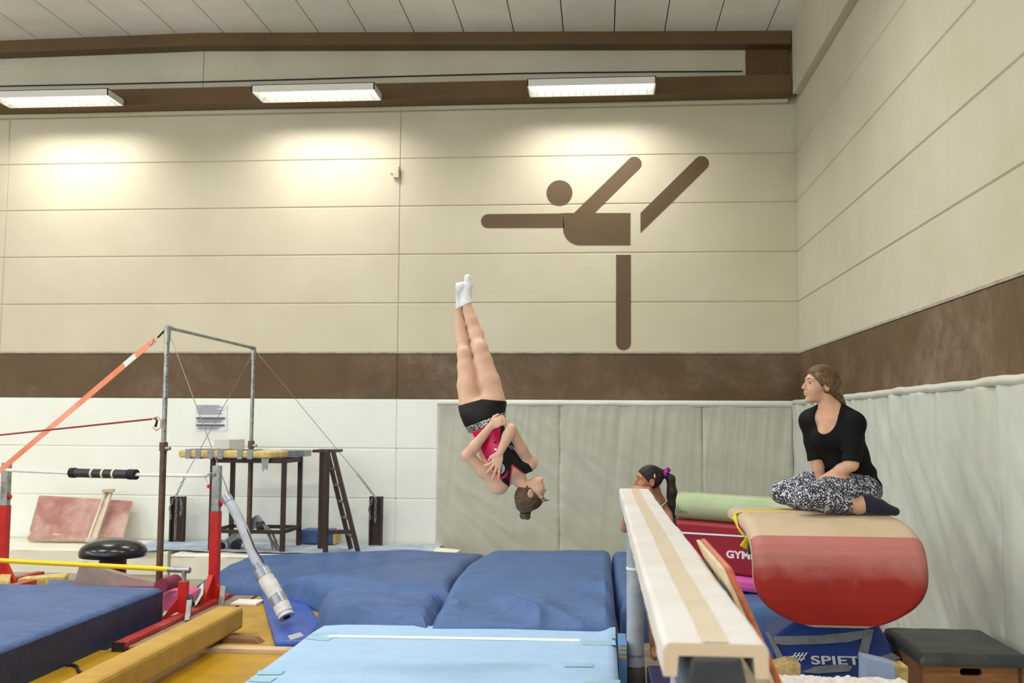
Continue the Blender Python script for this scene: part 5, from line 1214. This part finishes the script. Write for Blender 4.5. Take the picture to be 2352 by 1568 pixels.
# head
HG = Head(g(1219, 1130, .0), RM[:, 0] * 1.0 + RM[:, 1] * .12, -RM[:, 2] + RM[:, 0] * -.05, .86)
HG.skin(S)
body = S.mesh(S.F, 'body', M_skin, gp, 1)
M_lblk = mat('black_leotard', (13, 13, 15), .5, (18, 18, 20), 12, spec=.25); M_lpnk = mat('magenta_foil_leotard', (206, 16, 84), .32, (180, 8, 70), 10, metal=.2); 
tq = NT('sequins'); v_ = tq.new('ShaderNodeTexVoronoi', Scale=260.0); tq.link(tq.tc.outputs['Object'], v_.inputs['Vector'])
sp3 = tq.n.new('ShaderNodeSeparateColor'); tq.link(v_.outputs['Color'], sp3.inputs[0])
tq.link(tq.ramp(sp3.outputs[0], [(.45, (.01, .01, .012, 1)), (.62, (.75, .77, .8, 1))]), tq.b.inputs['Base Color']); tq.b.inputs['Metallic'].default_value = .7; tq.b.inputs['Roughness'].default_value = .22
M_seq = tq.m
X, Y, Zz = S.coords()
def half(pa, pb, side):   # signed distance to the vertical (view-aligned) plane through image points pa, pb; negative on the side of `side`
    A, B = np.array(pa), np.array(pb); n = nrm(np.cross(B - A, A - CAM)); 
    if np.dot(np.array(side) - A, n) > 0: n = -n
    return ((X - A[0]) * n[0] + (Y - A[1]) * n[1] + (Zz - A[2]) * n[2]).astype(np.float32)
torso = SDF(S.lo, S.lo + (S.n - 1) * S.h, S.h); torso.n = S.n; torso.ax = S.ax; torso.F = np.full(S.n, .25, np.float32)
for c_, d_, l_, r_ in zip(cen, dirs, lats, rads): torso.ell(c_, r_, axes(l_, d_), .05)
torso.F = smin(torso.F, smin(LA.F, LB.F, .006), .03)
torso.ell(sL, (.040,) * 3, None, .04); torso.ell(sR, (.040,) * 3, None, .04); torso.cap(g(1166, 1094, .01), sL, .036, .036, .03); torso.cap(g(1185, 1082, .01), sR, .036, .036, .03)
T = torso.F
hemL = half(g(1050, 932), g(1108, 916), g(1107, 960)); hemR = half(g(1106, 916), g(1162, 921), g(1107, 960)); hem = np.where(X < g(1107, 930)[0], hemL, hemR).astype(np.float32)
beltA = half(g(1060, 985), g(1165, 944), g(1107, 930)); beltB = half(g(1070, 998), g(1165, 962), g(1107, 930))
mx = lambda *a: np.maximum.reduce([np.broadcast_to(q, T.shape) for q in a])
torso.mesh(mx(T - .005, hem, beltA), 'shorts', M_lblk, gp); torso.mesh(mx(T - .007, -beltA, beltB), 'sequin_belt', M_seq, gp)
seam = half(g(1150, 965), g(1150, 1105), g(1100, 1050)); neckline = -half(g(1166, 1104), g(1192, 1068), g(1210, 1110)); nk2 = -half(g(1183, 1068), g(1216, 1096), g(1195, 1110))
nk = np.minimum(neckline, nk2); nk = np.where(True, mx(-np.maximum(-neckline, -nk2)), nk) if False else np.minimum(neckline, nk2)
neckcut = np.minimum(half(g(1170, 1128), g(1178, 1068), g(1150, 1060)), half(g(1176, 1069), g(1212, 1095), g(1150, 1050)))
shl = half(g(1133, 1085), g(1158, 1132), g(1160, 1060)); shr = half(g(1198, 1040), g(1232, 1092), g(1160, 1060))
body_t = mx(T - .005, -beltB, neckcut, shl, shr)
torso.mesh(mx(body_t, seam), 'leotard_front', M_lpnk, gp); torso.mesh(mx(body_t, -seam), 'leotard_yoke', M_lblk, gp)
trim = mx(T - .0068, neckcut, -(neckcut + .009), shl, shr); torso.mesh(trim, 'neck_piping', mat('pink_piping', (206, 40, 74), .5), gp)
# socks
legs = SDF(S.lo, S.lo + (S.n - 1) * S.h, S.h); legs.n = S.n; legs.ax = S.ax
F_ = S.F - .004; cut = np.where(X < g(1063, 700)[0], half(g(1035, 716), g(1064, 701), g(1050, 650)), half(g(1058, 702), g(1090, 692), g(1070, 650))).astype(np.float32)
cutL = half(g(1035, 716), g(1064, 702), g(1050, 650)); cutR = half(g(1056, 703), g(1090, 692), g(1070, 650)); mid = (X - g(1062, 702)[0]); cut = np.where(mid < 0, cutL, cutR)
S.mesh(np.maximum(F_, cut).astype(np.float32), 'socks', mat('white_sock_knit', (234, 236, 242), .85, (222, 225, 234), 14, bump=.4, bs=220), gp)
# hair, bun
M_hair = hairmat('light_brown_hair', (66, 46, 30), (104, 78, 52), (1, 1, 4))
HS = SDF(g(1165, 1220, -.13), g(1275, 1115, .16), .0035)
hf = HG.hair_field(HS, .012, .02); HS.F = hf
HS.cap(HG.p(-.05, 0, .10), HG.p(-.03, 0, .145), .045, .024, .03)
bc = HG.p(-.040, .01, .168)
for k_ in range(7):
    a = k_ * 1.15; HS.ell(bc + (HG.f * math.cos(a) + HG.r * math.sin(a)) * .015 + HG.u * .008 * (k_ % 3 - 1), (.021, .021, .017), HG.R, .004)
HS.mesh(HS.F, 'hair', M_hair, gp, 1)
HG.comb(gp, M_hair, (-.035, 0, .145), 110, .012, .02, r=.003)
MB().tube([HG.p(-.037 + .032 * math.cos(a), .032 * math.sin(a), .143) for a in np.linspace(0, 2 * math.pi, 17)[:-1]], .006, 6, closed=True).build('hair_tie', mat('dark_hair_tie', (30, 24, 22), .8), gp, True)
for k_ in range(7):
    b0 = HG.p(.07 + .006 * k_ % .02, .03, .075 - .008 * k_); e0_ = b0 + HG.f * (.045 + .008 * (k_ % 3)) - HG.u * (.018 - .01 * k_) * .8 ; m0 = (b0 + e0_) / 2 + HG.u * .008
    MB().tube([b0, m0, e0_], [.0016, .0012, .0004], 4).build('loose_strand', M_hair, gp)
HG.face(gp, mat('dark_iris', (52, 36, 26), .2), mat('brown_brow', (84, 60, 44), .7), None)
MB().tube([HG.p(-.010, .083, -.026), HG.p(-.010, .088, -.026)], .004, 8).build('earring', mat('silver', (220, 220, 220), .15, metal=1), gp, True)
MB().tube([HG.p(-.010, -.083, -.026), HG.p(-.010, -.088, -.026)], .004, 8).build('earring', MATS['silver'], gp, True)
# shapes printed on the leotard: laid onto the cloth surface
def bvh_of(names):
    V = []; Fc = []
    for o in gp.children:
        if o.name.split('.')[0] in names:
            off = base_of(o); n0 = len(V); V += [v.co + off for v in o.data.vertices]; Fc += [[i + n0 for i in p.vertices] for p in o.data.polygons]
    return BVHTree.FromPolygons(V, Fc)
bt = bvh_of(('leotard_front', 'leotard_yoke', 'shorts', 'sequin_belt'))
def decal(pts_, name, m, lift=.0025):
    out = []
    for x, y in pts_:
        d = Vector(nrm(ray(x, y))); h = bt.ray_cast(Vector(CAM), d)
        if h[0] is None: return
        out.append(np.array(h[0] - d * lift))
    MB().prism(out, nrm(ray(*pts_[0])) * .0012).build(name, m, gp)
def crescent(cx, cy, r, a0, a1, w, n=10):
    o = [(cx + r * math.cos(math.radians(a0 + (a1 - a0) * k / n)), cy + r * math.sin(math.radians(a0 + (a1 - a0) * k / n))) for k in range(n + 1)]
    i = [(cx + (r - w * math.sin(math.pi * k / n)) * math.cos(math.radians(a0 + (a1 - a0) * k / n)), cy + (r - w * math.sin(math.pi * k / n)) * math.sin(math.radians(a0 + (a1 - a0) * k / n))) for k in range(n, -1, -1)]
    return o + i[1:-1]
M_silv = mat('silver_foil', (206, 210, 220), .2, (150, 156, 176), 40, metal=.9)
decal(crescent(1179, 1035, 15, -10, 130, 6), 'pink_crescent', M_lpnk)
decal(crescent(1199, 1048, 8, -20, 190, 6), 'silver_crescent', M_silv)
decal(crescent(1146, 1075, 14, -70, 75, 8), 'silver_crescent', M_silv)
decal(crescent(1150, 1083, 17, -15, 110, 6), 'pink_crescent', M_lpnk)
decal([(1166, 1022), (1176, 1023), (1188, 1032), (1184, 1034), (1172, 1031)], 'silver_patch', M_silv)
decal([(1132, 1016), (1141, 1012), (1141, 1018)], 'dark_spike', M_lblk); decal([(1127, 1045), (1136, 1040), (1137, 1045)], 'silver_spike', M_silv); decal([(1134, 1032), (1140, 1029), (1141, 1034)], 'silver_spike', M_silv)

# ------------------------------------------------------------------ the woman on the vaulting table
WY = 6.2
w_ = lambda x, y, Y=WY: at(x, y, Y)
wpn = thing('person', (1.45, 6.2, 1.21), 'woman in black top and patterned leggings sitting cross-legged on the vaulting table', 'person')
S = SDF(w_(1755, 1195, 5.78), w_(2085, 830, 6.72), .0045)
Rw = np.array([nrm(RM[:, 0] * .82 + RM[:, 1] * -.57), nrm(RM[:, 1] * .82 + RM[:, 0] * .57), [0, 0, 1.]])   # across the shoulders, front-back, up
def lean(a): return a
tors = [(w_(1958, 1128, 6.3), (.165, .125, .10)), (w_(1952, 1090, 6.28), (.14, .11, .11)), (w_(1937, 1045, 6.24), (.135, .105, .11)), (w_(1920, 1000, 6.2), (.15, .11, .10)), (w_(1908, 965, 6.18), (.155, .09, .07))]
for c_, r_ in tors: S.ell(c_, r_, Rw, .05)
shN, shF = w_(1962, 973, 6.07), w_(1861, 966, 6.27)
S.ell(shN, (.046,) * 3, None, .05); S.ell(shF, (.044,) * 3, None, .05)
S.cap(w_(1912, 935, 6.2), shN, .048, .046, .04); S.cap(w_(1897, 940, 6.2), shF, .042, .043, .04)
S.cap(w_(1906, 945, 6.2), w_(1893, 905, 6.19), .051, .045, .03)
S.ell(w_(1893, 1002, 6.12), (.05, .045, .05), None, .05); S.ell(w_(1930, 1006, 6.09), (.05, .045, .05), None, .05)
elN, wrN = w_(1956, 1066, 6.03), w_(1878, 1112, 6.16); elF, wrF = w_(1876, 1058, 6.24), w_(1889, 1110, 6.24)
S.chain([shN, shN + (elN - shN) * .5, elN], [.047, .043, .038], .03); S.chain([elN, elN + (wrN - elN) * .3, wrN], [.038, .037, .025], .015)
S.chain([shF, shF + (elF - shF) * .5, elF], [.045, .041, .034], .03); S.chain([elF, elF + (wrF - elF) * .3, wrF], [.034, .033, .024], .015)
hand(S, wrN, nrm(w_(1846, 1117, 6.22) - wrN), (-.1, -.5, 1), .165, curl=.35, thumb_side=-1, r=.0095)
hand(S, wrF, nrm(w_(1878, 1130, 6.26) - wrF), (-.6, -.2, .8), .15, curl=.5, thumb_side=1, r=.0095)
VZ = 1.207
hN, kN, aN = w_(1975, 1128, 6.2), w_(1853, 1141, 6.0), w_(1972, 1156, 6.04); kN[2] = max(kN[2], VZ + .062); aN[2] = VZ + .045
S.chain([hN, hN + (kN - hN) * .4 + np.array([0, 0, .02]), kN], [.105, .092, .066], .04); S.chain([kN, kN + (aN - kN) * .35, aN], [.064, .060, .038], .02)
hF, kF, aF = w_(1935, 1125, 6.38), w_(1797, 1114, 6.44), w_(1885, 1148, 6.24); kF[2] = VZ + .10; aF[2] = VZ + .05
S.chain([hF, hF + (kF - hF) * .5 + np.array([0, 0, .025]), kF], [.10, .085, .064], .04); S.chain([kF, kF + (aF - kF) * .4 + np.array([0, 0, -.01]), aF], [.062, .056, .04], .02)
toN = w_(2056, 1174, 6.06); toN[2] = VZ + .022
S.chain([aN, w_(1992, 1155, 6.05), w_(2020, 1163, 6.05), toN], [.040, .046, .036, .017], .02); S.cap(w_(2000, 1168, 6.04), toN, .026, .016, .02)
S.cap(aF, aF + np.array([.13, -.06, -.01]), .036, .03, .02)
HW = Head(w_(1884, 885, 6.19), -RM[:, 0] * 1.0 - RM[:, 1] * .10 + RM[:, 2] * .04, RM[:, 2] + RM[:, 0] * -.02, .965)
HW.skin(S)
S.mesh(S.F, 'body', skinmat('light_skin', (208, 166, 138), (195, 149, 122)), wpn)
X, Y, Zz = S.coords()
TS = SDF(S.lo, S.lo + (S.n - 1) * S.h, S.h); TS.n = S.n; TS.ax = S.ax; TS.F = np.full(S.n, .25, np.float32)
for c_, r_ in tors: TS.ell(c_, (r_[0] + .006, r_[1] + .006, r_[2]), Rw, .05)
for q, r_ in ((shN, .046), (shF, .044)): TS.ell(q, (r_,) * 3, None, .05)
TS.cap(w_(1912, 935, 6.2), shN, .048, .046, .04); TS.cap(w_(1897, 940, 6.2), shF, .042, .043, .04)
TS.ell(w_(1893, 1002, 6.12), (.05, .045, .05), None, .05); TS.ell(w_(1930, 1006, 6.09), (.05, .045, .05), None, .05)
SA, SB = blank(S), blank(S)
SA.chain([shN, shN + (elN - shN) * .5, elN], [.047, .048, .047], .02); SB.chain([shF, shF + (elF - shF) * .5, elF], [.045, .045, .043], .02)
rip = (.0035 * np.sin(Zz * 95 + X * 30) * np.clip((1.62 - Zz) * 4, 0, 1)).astype(np.float32)
def dist_ax(p, ax_): a = nrm(ax_); return ((X - p[0]) * a[0] + (Y - p[1]) * a[1] + (Zz - p[2]) * a[2]).astype(np.float32)
slN = dist_ax(elN - (elN - shN) * .10, elN - shN); slF = dist_ax(elF - (elF - shF) * .06, elF - shF)
T = smin(smin(TS.F, np.maximum(SA.F, slN), .03), np.maximum(SB.F, slF), .03) - .009 + rip
neck = w_(1897, 945, 6.10)   # scoop neckline: an elongated bowl cut out of the front
nx = [Rw[i][0] * (X - neck[0]) + Rw[i][1] * (Y - neck[1]) + Rw[i][2] * (Zz - neck[2]) for i in range(3)]
bowl = ((np.sqrt((nx[0] / .072) ** 2 + (nx[1] / .17) ** 2 + (np.minimum(nx[2], 0) / .135) ** 2) - 1) * .07).astype(np.float32)
T = np.maximum(T, -bowl); hemz = dist_ax(w_(1960, 1112, 6.3), (-.25, -.3, -1.0)); T = np.maximum(T, hemz).astype(np.float32)
M_top = mat('black_knit_top', (13, 13, 14), .85, (17, 17, 18), 14, spec=.2, bump=.2, bs=160)
TS.mesh(T, 'top', M_top, wpn)
# leggings
LG = SDF(S.lo, S.lo + (S.n - 1) * S.h, S.h); LG.n = S.n; LG.ax = S.ax; LG.F = np.full(S.n, .25, np.float32)
LG.ell(tors[0][0], tors[0][1], Rw, .05)
LG.chain([hN, hN + (kN - hN) * .4 + np.array([0, 0, .02]), kN], [.105, .092, .066], .04); SH = blank(S); SH.chain([kN, kN + (aN - kN) * .35, aN], [.064, .060, .038], .02)
LF = blank(S); LF.ell(tors[0][0], tors[0][1], Rw, .05); LF.chain([hF, hF + (kF - hF) * .5 + np.array([0, 0, .025]), kF], [.10, .085, .064], .04); LF.chain([kF, kF + (aF - kF) * .4 + np.array([0, 0, -.01]), aF], [.062, .056, .04], .02); LG.F = smin(LG.F, LF.F, .006)
hem = dist_ax(w_(1951, 1160, 6.04), (1, .0, .05)); Lf = np.minimum(LG.F, np.maximum(SH.F, hem)) - .007; Lf = np.maximum(Lf, (Zz - w_(1960, 1085, 6.3)[2])).astype(np.float32)
def legmat():
    t = NT('navy_white_maze_leggings'); b = t.b; b.inputs['Roughness'].default_value = .75
    vec = t.vec((1, 1, 1), (.4, .5, .6))
    n1 = t.new('ShaderNodeTexVoronoi', Scale=54.0); n1.feature = 'F1'; n1.distance = 'CHEBYCHEV'; t.link(vec, n1.inputs['Vector'])
    m1 = t.new('ShaderNodeMath', operation='MULTIPLY'); t.link(n1.outputs['Distance'], m1.inputs[0]); m1.inputs[1].default_value = 13
    m2 = t.new('ShaderNodeMath', operation='SINE'); t.link(m1.outputs[0], m2.inputs[0])
    t.link(t.ramp(m2.outputs[0], [(.42, lin((44, 46, 66))), (.56, lin((206, 208, 210)))]), b.inputs['Base Color']); return t.m
LG.mesh(Lf, 'leggings', legmat(), wpn)
M_nsock = mat('navy_sock', (26, 30, 52), .9, (20, 24, 44), 14, sheen=.2, bump=.3, bs=200)
sk = dist_ax(w_(1984, 1160, 6.04), (-1, 0, -.12)); S.mesh(mx(S.F - .004, sk, (Zz - (VZ + .12)), (np.abs(Y - 6.05) - .1)).astype(np.float32), 'sock', M_nsock, wpn)
M_whair = hairmat('brown_blonde_hair', (70, 52, 34), (128, 98, 62), (3, 3, 1))
HS = SDF(w_(1845, 960, 6.0), w_(1955, 832, 6.38), .0038)
HS.F = HW.hair_field(HS, .013, .018, .8, .6)
HS.cap(HW.p(-.07, 0, .0), HW.p(-.085, 0, -.055), .062, .03, .03); HS.cap(HW.p(-.03, .05, -.0), HW.p(-.08, .02, -.055), .03, .022, .02); HS.cap(HW.p(-.03, -.05, -.0), HW.p(-.08, -.02, -.055), .03, .022, .02)
HS.cap(HW.p(.04, .066, .055), HW.p(-.03, .078, .02), .014, .018, .02); HS.cap(HW.p(.04, -.066, .055), HW.p(-.03, -.078, .02), .014, .018, .02)
pt0, pt1, pt2, pt3 = HW.p(-.085, 0, -.055), HW.p(-.115, .0, -.075), HW.p(-.135, .005, -.11), HW.p(-.155, .01, -.165)
HS.chain([pt0, pt1, pt2, pt3], [.024, .032, .031, .010], .012)
HS.mesh(HS.F, 'hair', M_whair, wpn)
HW.comb(wpn, M_whair, (-.095, 0, -.055), 130, .014, .018, .8, .6, .0034)
for k_ in range(6):
    a_ = HW.p(-.075 - .006 * k_, .03 - .012 * k_, -.06); MB().tube([a_, a_ + HW.u * -.03 * HW.k - HW.f * .005, HW.p(-.11, .02 - .008 * k_, -.10)], [.003, .0025, .001], 5).build('hair_strand', M_whair, wpn, True)
MB().tube([HW.p(-.088 + .006 * math.sin(a), .025 * math.cos(a), -.06 + .025 * math.sin(a)) for a in np.linspace(0, 2 * math.pi, 17)[:-1]], .005, 6, closed=True).build('hair_tie', mat('brown_hair_tie', (96, 70, 46), .6), wpn, True)
HW.face(wpn, mat('dark_iris', (52, 36, 26), .2), mat('brown_brow', (84, 60, 44), .7), None)

# ------------------------------------------------------------------ the girl behind the beam
KY = 7.72
k_g = lambda x, y, Y=KY: at(x, y, Y)
gk = thing('person', (.42, 7.75, 0), 'dark-haired girl with ponytail resting her chin on the end of the beam', 'person')
S = SDF((.02, 7.42, -.01), (.85, 8.05, 1.48), .0048)
hips, chest = np.array([.47, 7.82, .70]), np.array([.45, 7.80, .98])
S.ell(hips, (.125, .09, .10), None, .04); S.ell((.462, 7.82, .82), (.10, .075, .11), None, .05); S.ell(chest, (.115, .08, .12), None, .05); S.ell((.445, 7.80, 1.06), (.105, .065, .05), None, .04)
shR = k_g(1533, 1172, 7.74); shL = np.array([.30, 7.80, shR[2] - .01])
S.ell(shR, (.047,) * 3, None, .04); S.ell(shL, (.045,) * 3, None, .04)
nb = k_g(1513, 1150, 7.78)
S.cap(nb, shR, .038, .042, .03); S.cap(nb, shL, .038, .042, .03); S.cap(nb + np.array([0, 0, -.02]), k_g(1504, 1120, 7.75), .040, .038, .03)
eR_ = np.array([.50, 7.60, .95]); wR_ = k_g(1490, 1124, 7.55); eL_ = k_g(1436, 1212, 7.66); wL_ = k_g(1446, 1126, 7.54)
S.chain([shR, eR_], [.040, .031], .02); S.chain([eR_, wR_], [.031, .021], .015); S.chain([shL, eL_], [.038, .031], .02); S.chain([eL_, wL_], [.031, .021], .015)
hand(S, wR_, nrm(k_g(1460, 1115, 7.49) - wR_), (.0, -.3, 1), .13, curl=.25, spread=.5, thumb_side=1, r=.0074, k=.002); hand(S, wL_, nrm(k_g(1470, 1116, 7.50) - wL_), (0, -.3, 1), .12, curl=.25, spread=.5, thumb_side=-1, r=.0074, k=.002)
for sx_, fx in ((-.06, .40), (.065, .55)):
    hp = hips + np.array([sx_, 0, -.04]); kn = np.array([fx, 7.80, .40]); an = np.array([fx, 7.83, .075])
    S.chain([hp, kn], [.075, .047], .03); S.chain([kn, kn + (an - kn) * .35 + np.array([0, .012, 0]), an], [.046, .045, .030], .02); S.cap(an + np.array([0, .02, -.04]), an + np.array([0, -.14, -.055]), .03, .02, .02)
HK = Head(k_g(1490, 1104, 7.70), -RM[:, 0] - RM[:, 1] * .05, RM[:, 2], .95)
HK.skin(S, (1, -1), 1.08)
S.mesh(S.F, 'body', skinmat('tan_skin', (186, 132, 100), (168, 114, 84)), gk)
X, Y, Zz = S.coords()
TK = SDF(S.lo, S.lo + (S.n - 1) * S.h, S.h); TK.n = S.n; TK.ax = S.ax; TK.F = np.full(S.n, .25, np.float32)
TK.ell(hips, (.125, .09, .10), None, .04); TK.ell((.462, 7.82, .82), (.10, .075, .11), None, .05); TK.ell(chest, (.115, .08, .12), None, .05); TK.ell((.445, 7.80, 1.06), (.115, .07, .06), None, .05)
TK.mesh(np.maximum(TK.F - .006, Zz - 1.04).astype(np.float32), 'leotard', mat('purple_grey_leotard', (74, 66, 84), .5), gk)
for xo, m_, n_ in ((.0, M_wtape, 'white_strap'), (-.014, mat('dark_strap', (48, 44, 48), .7), 'dark_strap')):
    pts_ = [k_g(x, y, Y_) for x, y, Y_ in ((1510 + xo * 300, 1170, 7.66), (1520 + xo * 300, 1160, 7.665), (1531 + xo * 200, 1152, 7.70), (1536 + xo * 200, 1152, 7.76), (1536, 1160, 7.83), (1528, 1180, 7.88))]
    MB().tube(pts_, .0055, 6).build(n_, m_, gk, True)
M_khair = hairmat('very_dark_brown_hair', (26, 19, 15), (48, 36, 28), (1, 1, 5))
HS = SDF(k_g(1445, 1205, 7.50), k_g(1570, 1050, 7.95), .004)
HS.F = HK.hair_field(HS, .008, .012)
HS.cap(HK.p(-.08, 0, .05), HK.p(-.125, 0, .062), .04, .024, .03)
tl = [k_g(1530, 1088, 7.70), k_g(1541, 1100, 7.70), k_g(1544, 1130, 7.70), k_g(1543, 1160, 7.70), k_g(1549, 1190, 7.70)]
HS.chain(tl, [.020, .030, .034, .026, .004], .02); HS.chain([tl[1], k_g(1538, 1140, 7.71), k_g(1536, 1158, 7.71)], [.024, .02, .004], .015)
HS.mesh(HS.F, 'hair', M_khair, gk)
HK.comb(gk, M_khair, (-.115, 0, .058), 120, .008, .012, r=.0028)
sc0 = k_g(1530, 1085, 7.70); tdir = nrm(tl[1] - HK.p(-.1, 0, .055)); t_, s_, uu_ = frame(tdir)
V = []; 
for i in range(26):
    a = 2 * math.pi * i / 26; rr_ = .030 + .007 * math.sin(i * 2.4); V.append(sc0 + (s_ * math.cos(a) + uu_ * math.sin(a)) * rr_ + tdir * .008 * math.sin(i * 3.7))
MB().tube(V, [.014 + .004 * math.sin(i * 2.9) for i in range(26)], 8, closed=True).build('scrunchie', mat('magenta_satin', (186, 40, 178), .3, (150, 24, 146), 30, metal=.3), gk, True)
c0_, c1_ = k_g(1502, 1082, 7.612), k_g(1503, 1096, 7.61)
cl = [c0_, c0_ + (c1_ - c0_) * .5, c1_]
MB().tube([HK.p(-.030, (-1 if HK.r[1] > 0 else 1) * .0835, .065), HK.p(-.032, (-1 if HK.r[1] > 0 else 1) * .0855, .045), HK.p(-.033, (-1 if HK.r[1] > 0 else 1) * .0845, .024)], [.003, .008, .006], 8).build('hair_clip', mat('gold_clip', (206, 196, 150), .2, metal=.9), gk, True)
HK.face(gk, mat('dark_iris', (52, 36, 26), .2), mat('black_brow', (36, 26, 22), .7), None)
